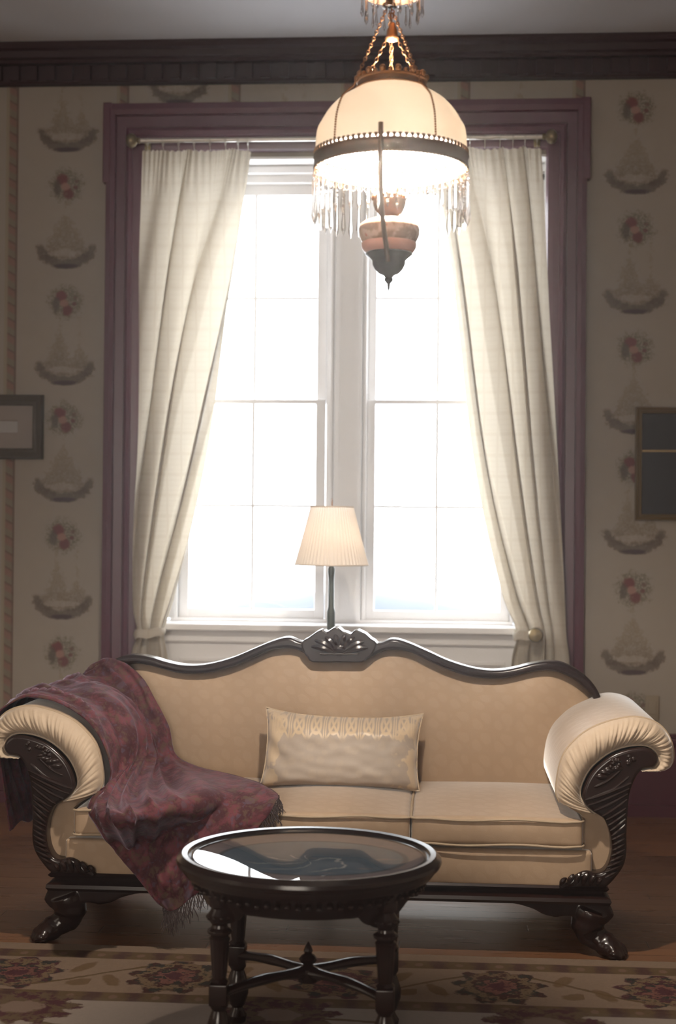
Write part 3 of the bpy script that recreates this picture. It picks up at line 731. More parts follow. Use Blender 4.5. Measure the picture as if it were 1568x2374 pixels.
# lion paw feet with brackets
def foot(side, rear=False):
    Y = YF+.05 if not rear else YB+.05
    bm = bm_()
    dyy = Y-(YF+.05)
    br = [(1180, 2092), (1404, 2092), (1416, 2102), (1426, 2124), (1418, 2136), (1404, 2148), (1380, 2152), (1352, 2150), (1340, 2136), (1320, 2127), (1290, 2130), (1262, 2124), (1240, 2112), (1210, 2102)]
    q = [S(a, b, YF, side) for a, b in br]; q = cr([Vector((v.x, 0, v.z)) for v in q], 3, True)
    if rear: q = [Vector((v.x - side*.0, 0, v.z)) for v in q]
    t = bm_(); a = [t.verts.new((v.x, Y-.035, v.z)) for v in q]; b = [t.verts.new((v.x, Y+.05, v.z)) for v in q]
    t.faces.new(a); t.faces.new(b[::-1])
    for i in range(len(q)): t.faces.new((a[i], b[i], b[(i+1) % len(q)], a[(i+1) % len(q)]))
    bmesh.ops.triangulate(t, faces=t.faces[:]); merge(bm, t)
    leg = [((1376, 2116), .060, .02), ((1368, 2140), .056, .02), ((1366, 2162), .046, .02), ((1380, 2180), .040, .02), ((1402, 2188), .034, .01), ((1420, 2194), .030, .0)]
    tube(bm, cr([S(a[0], a[1], YF, side)+Vector((0, dyy+.03+dy, 0)) for a, r, dy in leg], 4), [r for k in range(len(leg)-1) for r in [leg[k][1]]*4]+[.024], 14)
    d = Vector((side*.9, -.42, 0)).normalized(); n = Vector((-d.y, d.x, 0))
    c = S(1413, 2200, YF, side)+Vector((0, dyy+.03, 0)); c.z = .034
    ball(bm, c, .046, 14, (1, 1, .78))
    for k in (-1.5, -.5, .5, 1.5):
        e = c+d*(.038-.005*abs(k))+n*k*.021; e.z = .022
        ball(bm, e, .020, 12, (1.15, 1.15, 1.0)); f = e+d*.018; f.z = .012; ball(bm, f, .0115, 8)
        tube(bm, [c+n*k*.012+Vector((0, 0, .018)), e+Vector((0, 0, .01))], [.014, .014], 8)
    minz = .0135 if not rear else .001
    for v in bm.verts: v.co.z = max(v.co.z, .0015)
    return fuse('paw_foot', bm, .0052, M['wood'], sofa, 3)
for side in (1, -1):
    foot(side); foot(side, True)

# seat apron, cushions
ax0_, ax1_ = wx(1353, 2000, YF), 2*XC-wx(1353, 2000, YF)
SZ = P(1150, 1896, YF).z; SB = P(1150, 1961, YF).z
def rbox(bm, x0, x1, y0, y1, z0, z1, r, crown=0, front=0, cuts=22):
    t = bm_(); bmesh.ops.create_cube(t, size=2); bmesh.ops.subdivide_edges(t, edges=t.edges[:], cuts=cuts, use_grid_fill=True)
    h = Vector(((x1-x0)/2, (y1-y0)/2, (z1-z0)/2)); c = Vector(((x0+x1)/2, (y0+y1)/2, (z0+z1)/2))
    for v in t.verts:
        u = Vector([sin(a*pi/2) for a in v.co]); p = Vector((u.x*h.x, u.y*h.y, u.z*h.z))
        inner = Vector([max(-(hh-r), min(hh-r, a)) for a, hh in zip(p, h)]); d = p-inner
        if d.length > 1e-6: p = inner+d.normalized()*r
        p.z += crown*(1-u.x**2)*(1-u.y**2)*(1 if u.z > 0 else .0)*max(0, u.z)
        p.y -= front*(1-u.x**2)*(1-u.z**2)*(1 if u.y < 0 else 0)
        v.co = c+p
    merge(bm, t)
bm = bm_(); rbox(bm, ax1_-.03, ax0_+.03, YF+.005, YB+.05, P(1150, 2058, YF).z, SB-.012, .015, 0, .012); fin('seat_apron', bm, M['sofa'], sofa, angle=180)
cw = (ax0_-ax1_)/3
for k in range(3):
    x0, x1 = ax1_+cw*k+.002, ax1_+cw*(k+1)-.002
    bm = bm_(); rbox(bm, x0, x1, YF-.012, YB+.02, SB, SZ, .018, .026, .008); cu = fin('seat_cushion', bm, M['sofa'], sofa, angle=180)
    for zz, cc in ((SZ-.005, .003), (SB+.006, .003)):
        bm = bm_(); r = .02; pts = []
        for cx, cy, a0 in ((x1-r, YF-.012+r, -90), (x1-r, YB-r, 0), (x0+r, YB-r, 90), (x0+r, YF-.012+r, 180)):
            for q in range(5): a = math.radians(a0+q*22.5); pts.append(Vector((cx+(r+cc)*cos(a), cy+(r+cc)*sin(a), zz)))
        dense = []
        for i, p in enumerate(pts):
            nx = pts[(i+1) % len(pts)]; dense.append(p)
            if (nx-p).length > .1: dense += [p.lerp(nx, q/12) + Vector((0, -.006*sin(pi*q/12) if abs(p.y-nx.y) < .01 and p.y < YF+.1 else 0, .0035*sin(pi*q/12*3+k))) for q in range(1, 12)]
        tube(bm, dense, .0042, 8, True); fin('piping', bm, M['gimp'], cu)

# back: crest rail and upholstered panel
R_TOP = [(784, 1478), (830, 1484), (876, 1490), (911, 1480), (945, 1488), (991, 1508), (1037, 1529), (1083, 1544), (1125, 1552), (1164, 1552), (1202, 1545), (1232, 1537), (1267, 1532), (1301, 1535), (1332, 1548), (1359, 1567), (1378, 1588), (1391, 1612), (1396, 1640)]
R_BOT = [(784, 1533), (838, 1533), (865, 1522), (888, 1510), (915, 1506), (953, 1512), (991, 1530), (1037, 1551), (1083, 1566), (1125, 1572), (1167, 1572), (1206, 1564), (1240, 1556), (1271, 1553), (1301, 1560), (1332, 1576), (1355, 1595), (1374, 1616), (1380, 1640)]
dX = XC-P(784, 1500, YB).x
def half(pts): return [(P(a, b, YB).x, P(a, b, YB).z) for a, b in pts]
def full(h, k=5):
    h = [(max(XC, x) if i == 0 else x, z) for i, (x, z) in enumerate(h)]; h[0] = (XC, h[0][1])
    q = cr([(x, z, 0) for x, z in ([(2*XC-x, z) for x, z in h[:0:-1]] + h)], k); return [(v.x, v.y) for v in q]
top, bot = full(half(R_TOP)), full(half(R_BOT))
rail = solid('crest_rail', top + bot[::-1], YB-.03, YB+.06, M['wood'], sofa, .014, 4)
def bz_(x):
    for (a, b), (c, d) in zip(bot, bot[1:]):
        if a <= x <= c: return b+(d-b)*(x-a)/(c-a)
    return bot[0][1] if x < bot[0][0] else bot[-1][1]
bm = bm_(); rows = []; nx_ = 150; x0, x1 = bot[0][0], bot[-1][0]
for j in range(41):
    v = j/40; row = []
    for i in range(nx_+1):
        x = x0+(x1-x0)*i/nx_; zt_ = bz_(x)+.012; z_ = zt_+(SZ-.05-zt_)*v
        dist = (zt_-z_); puff = .055*(1-math.exp(-dist/.045)) + .035*sin(pi*min(1, dist/.5))*(1-((x-XC)/.85)**4 if abs(x-XC) < .85 else 0)
        puff += .012*sin((x-XC)*9+1.5)*math.exp(-dist/.12)
        row.append((x, YB+.045-puff, z_))
    rows.append(row)
grid(bm, rows)
fin('back_upholstery', bm, M['sofa'], sofa, angle=180)
bo = [(x, z) for x, z in bot]; back_poly = [(x, z+.01) for x, z in bo] + [(bo[-1][0], ZT), (bo[0][0], ZT)]
solid('back_panel', back_poly, YB+.05, YB+.085, M['wood'], sofa, .005)
# carved crest
CR = [(702, 1487), (717, 1477), (732, 1466), (742, 1460), (752, 1458), (759, 1463), (766, 1460), (775, 1454), (786, 1453), (796, 1461), (806, 1464), (815, 1468), (822, 1461), (831, 1459), (840, 1463), (850, 1468), (862, 1479), (876, 1490), (866, 1512), (853, 1524), (841, 1533), (784, 1533), (728, 1533), (716, 1522), (706, 1508)]
q = cr([Vector((P(a, b, YB).x, P(a, b, YB).z, 0)) for a, b in CR], 2, True)
crest = solid('carved_crest', [(v.x, v.y) for v in q], YB-.05, YB+.055, M['wood'], sofa, .006, 3)
bm = bm_()
for a0, rad_, lean in ((-1.15, 62, 0), (-.85, 66, 0), (-.5, 60, 0), (-.15, 60, 0), (.2, 60, 0), (.55, 60, 0), (.9, 64, 0), (1.2, 62, 0)):
    b0 = Vector((787, 1520)); e = Vector((787+rad_*sin(a0)*1.15, 1520-rad_*.82*cos(a0)))
    pts = [P(b0.x+(e.x-b0.x)*t, b0.y+(e.y-b0.y)*t - 6*sin(pi*t), YB-.052) for t in [k/8 for k in range(9)]]
    tube(bm, pts, [.004, .006, .009, .012, .014, .014, .012, .009, .004], 8)
ball(bm, P(787, 1503, YB-.055), .02, 14, (1.4, .6, .9))
tube(bm, [P(742+90*k/8, 1516+1*(k % 2), YB-.055) for k in range(9)], .004, 8)
fin('carved_leaves', bm, M['wood'], crest)

# =================================================================== CUSHION
cb = Pz(788, 1833, SZ+.02); pc = Vector((cb.x, YB-.20, SZ+.018))
pil = thing('throw_pillow', tuple(pc), 'oblong champagne satin pillow with woven border leaning on the sofa back', 'pillow')
YP = YB-.20
cor = [P(617, 1640, YP+.06), P(982, 1655, YP+.06), P(973, 1834, YP-.06), P(602, 1824, YP-.06)]      # TL TR BR BL
def pillow(sgn):
    n = 40; rows = []
    for j in range(n+1):
        v = j/n*2-1; row = []
        for i in range(n+1):
            u = i/n*2-1
            uu = (u+1)/2; vv = (v+1)/2
            p = (cor[3].lerp(cor[2], uu)).lerp(cor[0].lerp(cor[1], uu), vv)
            inx = 1-.055*(1-abs(v)**2.6)*abs(u)**3; inz = 1-(.20 if v > 0 else .10)*(1-abs(u)**2.6)*abs(v)**3
            ctr = (cor[0]+cor[1]+cor[2]+cor[3])/4
            p = Vector((ctr.x+(p.x-ctr.x)*inx, p.y, ctr.z+(p.z-ctr.z)*inz))
            th = .088*((1-u**4)*(1-v**4))**.55*(1+.05*mnoise.noise(Vector((u*3, v*3, sgn))))
            wr = .010*sin(16*u+9*v)*(abs(u)**3)*(1-v*v)+.005*mnoise.noise(Vector((u*6, v*5, 2+sgn)))*(1-u**8)*(1-v**8)
            row.append((p.x, p.y-sgn*(th+wr*(1 if th > .01 else 0)), p.z))
        rows.append(row)
    return rows
bm = bm_(); grid(bm, pillow(1)); grid(bm, pillow(-1)); bmesh.ops.remove_doubles(bm, verts=bm.verts, dist=.0006)
fin('cover', bm, M['satin'], pil, angle=180)
bm = bm_(); R_ = pillow(1); loop = R_[0] + [r[-1] for r in R_[1:]] + R_[-1][-2::-1] + [r[0] for r in R_[-2:0:-1]]
tube(bm, loop, .003, 6, True); fin('seam_piping', bm, M['satin'], pil)

# =================================================================== SHAWL
def LP(i, Y, off=.014):
    """point on the left arm's profile, pushed out by off"""
    a, b = PROF[i]; return Vector((a.x+b.x*off, Y, a.z+b.z*off))
_o = resample(cr([S(a, b, YF, -1) for a, b in OUTER], 5), 60); PROF = []
for i, p in enumerate(_o):
    t = (_o[min(59, i+1)]-_o[max(0, i-1)]).normalized(); PROF.append((p, Vector((t.z, 0, -t.x)) if True else 0))
FY_ = 0
_cx = sum((p.x for p, n in PROF))/60; _cz = .66
PROF = [(p, n if (n.x*(p.x-_cx)+n.z*(p.z-_cz)) > 0 else -n) for p, n in PROF]
def Q(px, py, Y): return P(px, py, Y)
FY = YF-.042
rows = [
 [Vector((P(58, 1900, YF+.3).x+.010*k, YF+.14+.08*k, P(44, 1905, YF+.3).z+.02*(k % 2))) for k in range(5)],
 [Vector((P(52, 1840, YF+.3).x+.010*k, YF+.12+.09*k, P(44, 1830, YF+.3).z)) for k in range(5)],
 [Vector((PROF[50][0].x+.012, YF+.10+.12*k, PROF[50][0].z-.02)) for k in range(5)],
 [LP(43, YF+.09), LP(43, YF+.25), LP(43, YF+.40), Q(150, 1598, YB-.10), Q(196, 1566, YB-.05)],
 [LP(37, YF+.08), LP(37, YF+.24), LP(37, YF+.42), Q(206, 1570, YB-.07), Q(246, 1531, YB-.03)],
 [LP(31, YF+.075), LP(31, YF+.23), LP(31, YF+.42), Q(252, 1578, YB-.09), Q(290, 1541, YB-.045)],
 [LP(25, YF+.07), LP(25, YF+.22, .022), LP(25, YF+.41, .045), Q(296, 1610, YB-.12), Q(330, 1574, YB-.07)],
 [LP(18, YF+.065), LP(18, YF+.21, .035), LP(18, YF+.40, .07), Q(318, 1655, YB-.15), Q(356, 1622, YB-.085)],
 [LP(11, YF+.06), LP(11, YF+.2, .045), LP(11, YF+.38, .08), Q(342, 1712, YB-.18), Q(386, 1685, YB-.095)],
 [LP(4, YF+.055, .018), LP(4, YF+.18, .04), LP(4, YF+.34, .085), Q(360, 1770, YB-.19), Q(404, 1752, YB-.10)],
 [Q(212, 1868, YF+.02), Pz(258, 1868, SZ+.035), Pz(318, 1845, SZ+.05), Pz(385, 1822, SZ+.045), Pz(455, 1782, SZ+.05)],
 [Q(232, 1912, FY-.005), Pz(285, 1900, SZ+.03), Pz(348, 1885, SZ+.035), Pz(430, 1856, SZ+.055), Pz(545, 1806, SZ+.05)],
 [Q(256, 1953, FY), Q(308, 1945, FY-.015), Q(375, 1925, FY-.02), Q(472, 1886, FY-.012), Pz(638, 1842, SZ+.05)],
 [Q(284, 1990, FY-.005), Q(330, 1990, FY-.025), Q(395, 1975, FY-.035), Q(478, 1940, FY-.03), Q(640, 1866, FY-.02)],
 [Q(320, 2030, FY-.02), Q(358, 2035, FY-.04), Q(410, 2020, FY-.045), Q(470, 1990, FY-.04), Q(610, 1905, FY-.035)],
 [Q(352, 2070, FY-.035), Q(376, 2082, FY-.045), Q(412, 2072, FY-.05), Q(455, 2045, FY-.045), Q(545, 1985, FY-.035)],
 [Q(382, 2098, FY-.04), Q(394, 2110, FY-.045), Q(412, 2106, FY-.05), Q(440, 2082, FY-.045), Q(482, 2052, FY-.04)]]
cols = list(zip(*[cr(r, 14) for r in rows])); cols = [cr(list(c), 9) for c in cols]     # cols[u][v]
nu, nv = len(cols), len(cols[0]); G_ = [[Vector(p) for p in c] for c in cols]
def nrm(i, j):
    a = G_[min(nu-1, i+1)][j]-G_[max(0, i-1)][j]; b = G_[i][min(nv-1, j+1)]-G_[i][max(0, j-1)]
    n = a.cross(b); return n.normalized() if n.length > 1e-9 else Vector((0, -1, 0))
sgn = 1 if nrm(nu//2, nv//2).y < 0 else -1
G2 = [[None]*nv for _ in range(nu)]
for i in range(nu):
    for j in range(nv):
        n = nrm(i, j)*sgn; u, v = i/(nu-1), j/(nv-1)
        env = min(1, v*6)*min(1, (1-v)*8)
        w1 = mnoise.noise(Vector((u*5.5+v*5, v*3-u*1.2, 1))); w2 = mnoise.noise(Vector((u*11+v*7, v*7, 5)))
        rid = (1-abs(w1)*2)**3 if abs(w1) < .5 else 0
        d = .026*rid + .012*w2 + .004*mnoise.noise(Vector((u*25, v*34, 9)))
        edge = .004 if (i < 3 or i > nu-4) else 0
        G2[i][j] = G_[i][j] + n*(max(d, -.004)*env*min(1, .35+4*u*(1-u)) + edge + .004)
shawl = thing('throw_blanket', tuple(Pz(330, 1870, SZ)), 'burgundy paisley shawl with dark fringe draped over the left sofa arm and seat', 'blanket')
bm = bm_(); grid(bm, G2)
me = bpy.data.meshes.new('cloth'); bmesh.ops.recalc_face_normals(bm, faces=bm.faces); bm.to_mesh(me); bm.free()
o = bpy.data.objects.new('t', me); C.objects.link(o); sm = o.modifiers.new('s', 'SOLIDIFY'); sm.thickness = .005; sm.offset = 0
dg = bpy.context.evaluated_depsgraph_get(); me2 = bpy.data.meshes.new_from_object(o.evaluated_get(dg)); bpy.data.objects.remove(o); link('cloth', me2, M['shawl'], shawl, angle=180)
bm = bm_(); rr = random.Random(5)
def strand(p, L, d=Vector((0, 0, -1)), r=.0016):
    s = rr.uniform(-.25, .25); q = rr.uniform(-.18, .1)
    pts = [p + d*(L*t) + Vector((s*L*t*t + .003*sin(t*9+s*30), q*L*t*t, 0)) for t in [k/6 for k in range(7)]]
    tube(bm, pts, [r*1.6, r, r*1.3, r, r*1.2, r, r*.5], 5)
for i in range(0, nu, 1): strand(G2[i][-1], rr.uniform(.045, .085))
for j in range(int(nv*.745), nv, 1):
    p = G2[-1][j]; v = (j/nv-.745)/.255
    for _ in range(2): strand(p, rr.uniform(.035, .07), Vector((.35*(1-v), -.1, -1)).normalized())
fin('fringe', bm, M['fringe'], shawl)

# =================================================================== FLOOR LAMP BEHIND THE SOFA
YL_ = 6.55; lc = P(769, 1300, YL_); lz = lambda py: P(769, py, YL_).z; ls = YL_/F
lamp = thing('floor_lamp', (lc.x, YL_, 0), 'slender floor lamp with a pleated cream shade standing behind the sofa', 'lamp')
bm = bm_(); NP = 56; rows = []
for k in range(13):
    t = k/12; r = (50+(85-50)*t**1.06)*ls; zz = lz(1175)+(lz(1310)-lz(1175))*t
    rows.append([(lc.x+(r*(1+.018*cos(NP*a)))*cos(a), YL_+(r*(1+.018*cos(NP*a)))*sin(a), zz) for a in [2*pi*q/(NP*6) for q in range(NP*6)]])
grid(bm, rows, closed_u=True); sh = fin('lamp_shade', bm, M['shade'], lamp, angle=180)
bm = bm_()
for py, r in ((1175, 50.5), (1309, 85.5)):
    bm = bm_(); tube(bm, [(lc.x+r*ls*cos(a), YL_+r*ls*sin(a), lz(py)) for a in [2*pi*q/60 for q in range(60)]], .0035, 6, True); fin('trim_band', bm, M['shade'], sh)
bm = bm_(); lathe(bm, [(.0, lz(1455)-3*0-lz(1455)), (.14, 0), (.145, .012), (.13, .024), (.05, .035), (.02, .06), (.016, .1)], (lc.x, YL_, 0), 40); fin('base', bm, M['stem'], lamp)
bm = bm_(); lathe(bm, [(.016, .09), (.017, lz(1500)), (.0185, lz(1425)), (.0185, lz(1418)), (.0135, lz(1408)), (.0125, lz(1345)), (.016, lz(1325)), (.016, lz(1318)), (.008, lz(1310)), (.008, lz(1270)), (0, lz(1268))], (lc.x, YL_, 0), 24); fin('pole', bm, M['stem'], lamp)
bm = bm_(); lathe(bm, [(0, lz(1186)), (.006, lz(1184)), (.004, lz(1172)), (.005, lz(1168)), (.0035, lz(1160)), (0, lz(1154))], (lc.x, YL_, 0), 14)
for s in (0, 1, 2):
    a = 2*pi*s/3+.3; tube(bm, [(lc.x, YL_, lz(1180)), (lc.x+50*ls*cos(a), YL_+50*ls*sin(a), lz(1176))], .0018, 6)
tube(bm, [(lc.x, YL_, lz(1182)), (lc.x-.03, YL_, lz(1200)), (lc.x-.035, YL_, lz(1230)), (lc.x-.008, YL_, lz(1272))], .002, 6); tube(bm, [(lc.x, YL_, lz(1182)), (lc.x+.03, YL_, lz(1200)), (lc.x+.035, YL_, lz(1230)), (lc.x+.008, YL_, lz(1272))], .002, 6)
fin('finial', bm, M['brass'], lamp)
bm = bm_(); ball(bm, (lc.x+.012, YL_, lz(1235)), .024, 16, (1, 1, 1.25)); fin('bulb', bm, emit('soft_bulb', (1, .8, .55), 7), lamp)
def bulb(name, loc, e, col, r):
    l = bpy.data.lights.new(name, 'POINT'); l.energy = e; l.color = col; l.shadow_soft_size = r
    o = bpy.data.objects.new(name, l); C.objects.link(o); o.location = loc
bulb('floor_lamp_light', (lc.x+.012, YL_-.0, lz(1262)), 0.75, (1, .86, .72), .02)

# =================================================================== TABLE
YT = 3.97; tc = P(717, 1976, YT); TZ = tc.z; ts = (YT*1.0)/F
tab = thing('coffee_table', (tc.x, YT, 0), 'dark carved round coffee table with a glass inset top standing on the rug', 'table')
RT = 308*ts; EY = .96
TC = (tc.x, YT, TZ)
bm = bm_(); lathe(bm, [(.0, -.022), (RT*.86, -.022), (RT*.865, -.008), (RT*.885, -.002), (RT*.90, -.006), (RT*.915, .001), (RT*.955, .003), (RT*.975, -.003), (RT*.995, -.009), (RT*1.0, -.018), (RT*.985, -.028), (RT*.96, -.032), (RT*.955, -.04), (RT*.93, -.052), (.0, -.052)], TC, 96, 1, EY)
fin('table_top', bm, M['wood'], tab, angle=35)
bm = bm_(); lathe(bm, [(0, -.0115), (RT*.872, -.0115), (RT*.872, -.016), (0, -.016)], TC, 96, 1, EY); fin('painted_panel', bm, M['art'], tab)
bm = bm_(); t_ = [(tc.x+RT*.874*cos(2*pi*k/96), YT+RT*.874*EY*sin(2*pi*k/96), TZ-.0065) for k in range(96)]; bm.faces.new([bm.verts.new(p) for p in t_]); fin('glass_inset', bm, M['tglass'], tab, False, recalc=False)
bm = bm_(); rows = []                               # apron with carved lower edge
LX, LY = 185*ts*1.0, .175
for k in range(240):
    a = 2*pi*k/240; ca, sa = cos(a), sin(a)
    la = atan2(LY, LX); d = min(abs(((a-q+pi) % (2*pi))-pi) for q in (la, pi-la, pi+la, 2*pi-la))
    drop = .068 + .034*max(0, 1-(d/.30)**2)**.7 + .005*abs(sin(a*22))*max(0, 1-d/.5)
    r0 = RT*.93; rows.append([(tc.x+r*ca, YT+r*EY*sa, TZ+zz) for r, zz in ((r0*.85, -.05), (r0*.99, -.05), (r0*.965, -.058), (r0*.93, -.068), (r0*.875, -.046-drop*.66), (r0*.83, -.046-drop*.86), (r0*.815, -.046-drop), (r0*.79, -.046-drop), (r0*.78, -.05))])
grid(bm, rows, closed_v=True, closed_u=True); fin('apron', bm, M['wood'], tab, angle=50)
bm = bm_()
for k in range(72):
    a = 2*pi*k/72; ball(bm, (tc.x+RT*.862*cos(a), YT+RT*.862*EY*sin(a), TZ-.079+.004*(k % 2)), .0085, 8, (1, 1, .8))
fin('carved_beading', bm, M['wood'], tab)
legs = []
for sx, sy in ((-1, -1), (1, -1), (-1, 1), (1, 1)):
    c = (tc.x+sx*LX, YT+sy*LY, 0); Lp = c; zt_ = TZ-.09
    bm = bm_()
    prof = [(.0, .012), (.014, .012), (.024, .02), (.027, .038), (.018, .052), (.015, .06), (.022, .07), (.031, .10), (.032, .125), (.022, .155), (.018, .165), (.024, .175), (.024, .182)]
    lathe(bm, prof, c, 24)
    box(bm, c[0]-.024, c[0]+.024, c[1]-.024, c[1]+.024, .18, .236, .004)
    prof = [(.021, .235), (.025, .241), (.018, .248), (.02, .26), (.023, .30), (.026, .345), (.028, .352), (.022, .358), (.031, .365), (.032, .372), (.022, .38), (.02, .387), (.03, .40), (.033, .412), (.026, .422), (.022, .43), (.028, .437), (.03, zt_), (.03, TZ-.055)]
    rows = []
    for r, zz in prof:
        fl = .06 if .255 < zz < .346 else 0
        rows.append([(c[0]+r*(1-fl*abs(sin(6*a)))*cos(a), c[1]+r*(1-fl*abs(sin(6*a)))*sin(a), zz) for a in [2*pi*q/72 for q in range(72)]])
    V = grid(bm, rows, closed_u=True); cap(bm, V[0][::-1]); cap(bm, V[-1])
    for q in range(10):
        a = 2*pi*q/10; ball(bm, (c[0]+.030*cos(a), c[1]+.030*sin(a), .407), .007, 8); ball(bm, (c[0]+.028*cos(a), c[1]+.028*sin(a), .37), .0055, 6)
    fin('leg', bm, M['wood'], tab, angle=35); legs.append(c)
bm = bm_()
for c in legs:
    d = Vector((tc.x-c[0], YT-c[1], 0)); s = Vector((c[0], c[1], .206))
    tube(bm, [s+d*t+Vector((0, 0, .012*sin(pi*t*1.0)+.012*t*t)) for t in [k/10 for k in range(11)]], [.018, .016, .015, .0155, .017, .018, .0165, .0155, .017, .021, .024], 10, flat=(1, .8))
t = bm_(); lathe(t, [(0, .19), (.026, .192), (.03, .205), (.028, .228), (.02, .233), (.012, .238), (.02, .244), (.025, .252), (.018, .262), (.01, .267), (.013, .275), (.008, .288), (.0, .30)], (tc.x, YT, 0), 24); merge(bm, t)
fin('stretcher', bm, M['wood'], tab, angle=40)

# =================================================================== HANGING LAMP
YH = 3.98; hc = P(907, 362, YH); hs = YH/F; hz = lambda py: P(907, py, YH).z
HX = hc.x
hl = thing('hanging_lamp', (HX, YH, hz(676)), 'hanging oil style lamp with glowing opal dome and a fringe of crystal drops', 'hanging lamp')
def hl_lathe(name, pr, mat, n=64, angle=40, open_=False, dx=0, par=None):
    bm = bm_(); f = lathe_open if open_ else lathe
    f(bm, [(r*hs, hz(py)) for r, py in pr], (HX+dx*hs, YH, 0), n); return fin(name, bm, mat, par or hl, angle=angle)
dome = [(78, 208), (88, 214), (100, 221), (122, 235), (138, 250), (151, 266), (163, 286), (172, 303), (175, 326), (176, 356)]
dm = cr([(a, b, 0) for a, b in dome], 4)
hl_lathe('glass_dome', [(v.x, v.y) for v in dm] + [(v.x-2.5, v.y+1) for v in dm[::-1]], M['opal'], 96, 180, True)
hl_lathe('band', [(175, 362), (180, 362), (181, 366), (179, 369), (179, 388), (181, 391), (180, 395), (175, 395), (175, 362)], M['strap'], 96, 35, True)
bm = bm_()
for k in range(84):
    a = 2*pi*k/84; c = Vector((HX+179*hs*cos(a), YH+179*hs*sin(a), hz(358)))
    t = bm_(); box(t, -.0045, .0045, -.0015, .0015, -.006, .006); bmesh.ops.rotate(t, verts=t.verts, cent=(0, 0, 0), matrix=Matrix.Rotation(a+pi/2, 3, 'Z')); bmesh.ops.translate(t, verts=t.verts, vec=c); merge(bm, t)
fin('band_gallery', bm, M['strap'], hl)
bm = bm_()
for k in range(60):
    a = 2*pi*(k+.5)/60; ta = Vector((-sin(a), cos(a), 0)); c = Vector((HX+179*hs*cos(a), YH+179*hs*sin(a), hz(401)))
    tube(bm, [c+ta*(.008*cos(q))+Vector((0, 0, .008*sin(q))) for q in [2*pi*m_/10 for m_ in range(10)]], .0013, 5, True)
fin('pierced_edge', bm, M['strap'], hl)
hl_lathe('crown', [(78, 210), (84, 209), (84, 206), (80, 203), (79, 194), (83, 191), (83, 188), (76, 188), (76, 210)], M['brass'], 64, 35, True)
bm = bm_()
for k in range(28):
    a = 2*pi*k/28; r = .0095 if k % 2 == 0 else .0065
    ball(bm, (HX+80*hs*cos(a), YH+80*hs*sin(a), hz(184)+(.004 if k % 2 == 0 else 0)), r, 10)
fin('crown_bosses', bm, M['brass'], hl)
# crystal drops
def prism(L, w):
    bm = bm_(); t = bm_(); ball(bm, (0, 0, -.006), .0052, 8)
    pr = [(.0012, -.011), (w*.55, -.016), (w*.7, -.02), (w*.55, -.024), (w*.6, -L*.55), (w, -L*.82), (w*.9, -L*.87), (0, -L)]
    rows = [[(r*cos(2*pi*k/6), r*sin(2*pi*k/6)*.7, z_) for k in range(6)] for r, z_ in pr]; grid(bm, rows, closed_u=True)
    me = bpy.data.meshes.new('crystal_drop'); bmesh.ops.recalc_face_normals(bm, faces=bm.faces); bm.to_mesh(me); bm.free(); me.materials.append(M['crystal']); return me
pm = prism(116*hs, .0088); org = rootloc(hl)
for k in range(52):
    a = 2*pi*k/52; o = bpy.data.objects.new('crystal_drop', pm); o.parent = hl; C.objects.link(o)
    o.location = Vector((HX+179*hs*cos(a), YH+179*hs*sin(a), hz(405 if k % 2 else 411)))-org; o.rotation_euler = (0, 0, a)
pm2 = prism(62*hs, .0055)
for k in range(24):
    a = 2*pi*(k+.3)/24; o = bpy.data.objects.new('crystal_drop', pm2); o.parent = hl; C.objects.link(o)
    o.location = Vector((HX+(62 if k % 2 else 70)*hs*cos(a), YH+(62 if k % 2 else 70)*hs*sin(a), hz(-8 if k % 2 else -20)))-org; o.rotation_euler = (0, 0, a)
hl_lathe('upper_canopy', [(0, -28), (66, -24), (72, -18), (70, -12), (40, -16), (22, -10), (10, -6), (0, -4)], M['brass'], 48)
hl_lathe('hook_cap', [(0, 20), (12, 20), (17, 17), (15, 9), (9, 6), (8, -4), (5, -60), (5, -100), (0, -100)], M['black'], 24, dx=-7)
bm = bm_(); tube(bm, [(HX-7*hs, YH, hz(-95)), (HX-7*hs, YH, CEIL-.02)], .005, 8); lathe(bm, [(0, CEIL), (.07, CEIL), (.06, CEIL-.02), (.02, CEIL-.04), (0, CEIL-.04)], (HX-7*hs, YH, 0), 32); fin('ceiling_rod', bm, M['brass'], hl)
def chain(a, b, name='chain', n_link=.0115, th=.0014):
    a, b = Vector(a), Vector(b); n = int((b-a).length/n_link); d = (b-a).normalized(); s = d.cross(Vector((0, 1, 0))).normalized(); w = d.cross(s); bm = bm_()
    for k in range(n):
        c = a.lerp(b, (k+.5)/n); q = s if k % 2 else w
        tube(bm, [c+d*(n_link*.68*cos(t))+q*(.0042*sin(t)) for t in [2*pi*m_/8 for m_ in range(8)]], th, 4, True)
    return fin(name, bm, M['brass'], hl)
top_ = Vector((HX-7*hs, YH, hz(18)))
def rim(r, ang, py): return Vector((HX+r*hs*cos(ang), YH+r*hs*sin(ang), hz(py)))
for ang in (math.radians(228), math.radians(305), math.radians(90)):
    p = rim(122, ang, 222); chain(top_+Vector((.008*cos(ang), .008*sin(ang), 0)), p)
    pts = cr([rim(r+4, ang, py) for r, py in ((122, 226), (146, 246), (160, 264), (173, 302), (178, 352))], 5)
    bm = bm_()
    for k, q in enumerate(resample(pts, 26)): ball(bm, q, .0032, 6)
    fin('bead_chain', bm, M['brass'], hl)
bell_b = hz(97)
hl_lathe('smoke_bell', [(0, 52), (5, 53), (8, 58), (9, 64), (12, 70), (13, 82), (17, 90), (16, 93), (14, 91), (0, 84)], M['brass'], 24)
chain((HX-3*hs, YH, hz(20)), (HX, YH, hz(53)))
for ang in (math.radians(200), math.radians(-10), math.radians(95)):
    chain((HX+13*hs*cos(ang), YH+13*hs*sin(ang), hz(92)), rim(62, ang, 192))
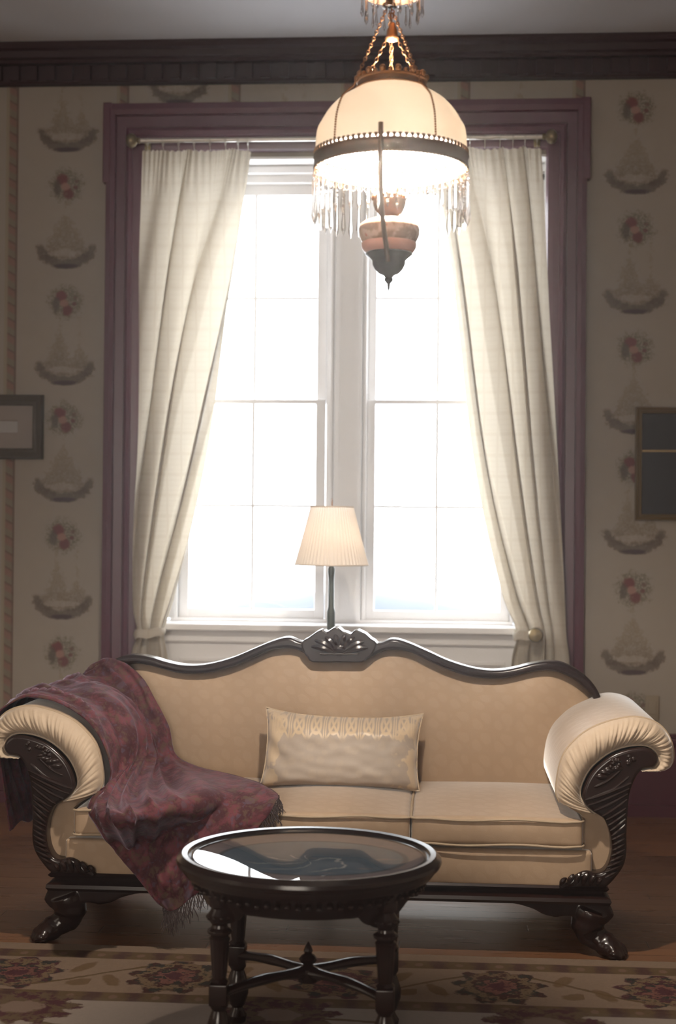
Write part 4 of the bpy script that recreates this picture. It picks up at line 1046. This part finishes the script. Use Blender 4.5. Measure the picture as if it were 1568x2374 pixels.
hl_lathe('crown_spider', [(60, 194), (78, 194), (78, 197), (60, 197), (60, 194)], M['brass'], 48, 30, True)
# arms that carry the font
for ang, mt in ((math.radians(265), 'strap'), (math.radians(85), 'brass')):
    pts = cr([rim(r, ang, py) for r, py in ((186, 334), (186, 365), (186, 400), (184, 440), (176, 480), (158, 515), (124, 548), (84, 578), (54, 597), (38, 610))], 4)
    bm = bm_(); tube(bm, pts, .0075, 10, flat=(.9, .9)); fin('carrying_arm', bm, M[mt], hl)
hl_lathe('burner', [(0, 508), (20, 508), (20, 502), (26, 496), (34, 486), (38, 474), (38, 464), (34, 462), (30, 470), (14, 478), (0, 478)], M['brass'], 40, dx=-3)
bm = bm_()
for k in range(16):
    a = 2*pi*k/16; ball(bm, (HX-3*hs+37*hs*cos(a), YH+37*hs*sin(a), hz(459)), .006, 8, (1, 1, 1.3))
fin('burner_gallery', bm, M['brass'], hl)
hl_lathe('font', [(20, 505), (40, 508), (58, 514), (68, 522), (71, 532), (70, 545), (66, 556), (62, 563)], M['font'], 64, 180, dx=-3)
hl_lathe('font_collar', [(60, 560), (64, 564), (64, 572), (62, 578), (56, 586), (48, 588)], M['pink'], 64, 180, dx=-3)
hl_lathe('font_base', [(40, 584), (54, 586), (55, 590), (46, 597), (39, 604), (38, 614), (33, 624), (24, 634), (12, 639), (9, 644), (11, 649), (7, 655), (4, 658), (3, 668), (0, 680)], M['black'], 48, dx=-3)
hl_lathe('chimney', [(14, 480), (18, 468), (24, 450), (23, 430), (17, 400), (15, 330), (15, 260)], M['pane'], 40, 180, True, dx=-3)
bm = bm_(); ball(bm, (HX-3*hs, YH, hz(410)), .026, 20, (1, 1, 1.5)); fin('bulb', bm, M['bulb'], hl)
bulb('hanging_lamp_light', (HX, YH, hz(330)), 280, (1, .88, .74), .04)

# =================================================================== VEILING GLARE
g = G('glare_volume'); vs = g.n('ShaderNodeVolumeScatter'); vs.inputs['Density'].default_value = .0085; vs.inputs['Anisotropy'].default_value = .88  # added scatter volume stands in for lens glare around window and lamp
g.t.links.new(vs.outputs[0], g.t.nodes['Material Output'].inputs['Volume']); g.t.nodes.remove(g.b)
bm = bm_(); box(bm, RX0-.3, RX1+.3, RY1-.3, YW+.6, -.3, CEIL+.3)
hz_ = fin('glare_volume', bm, g.m, None, False); hz_['kind'] = 'structure'
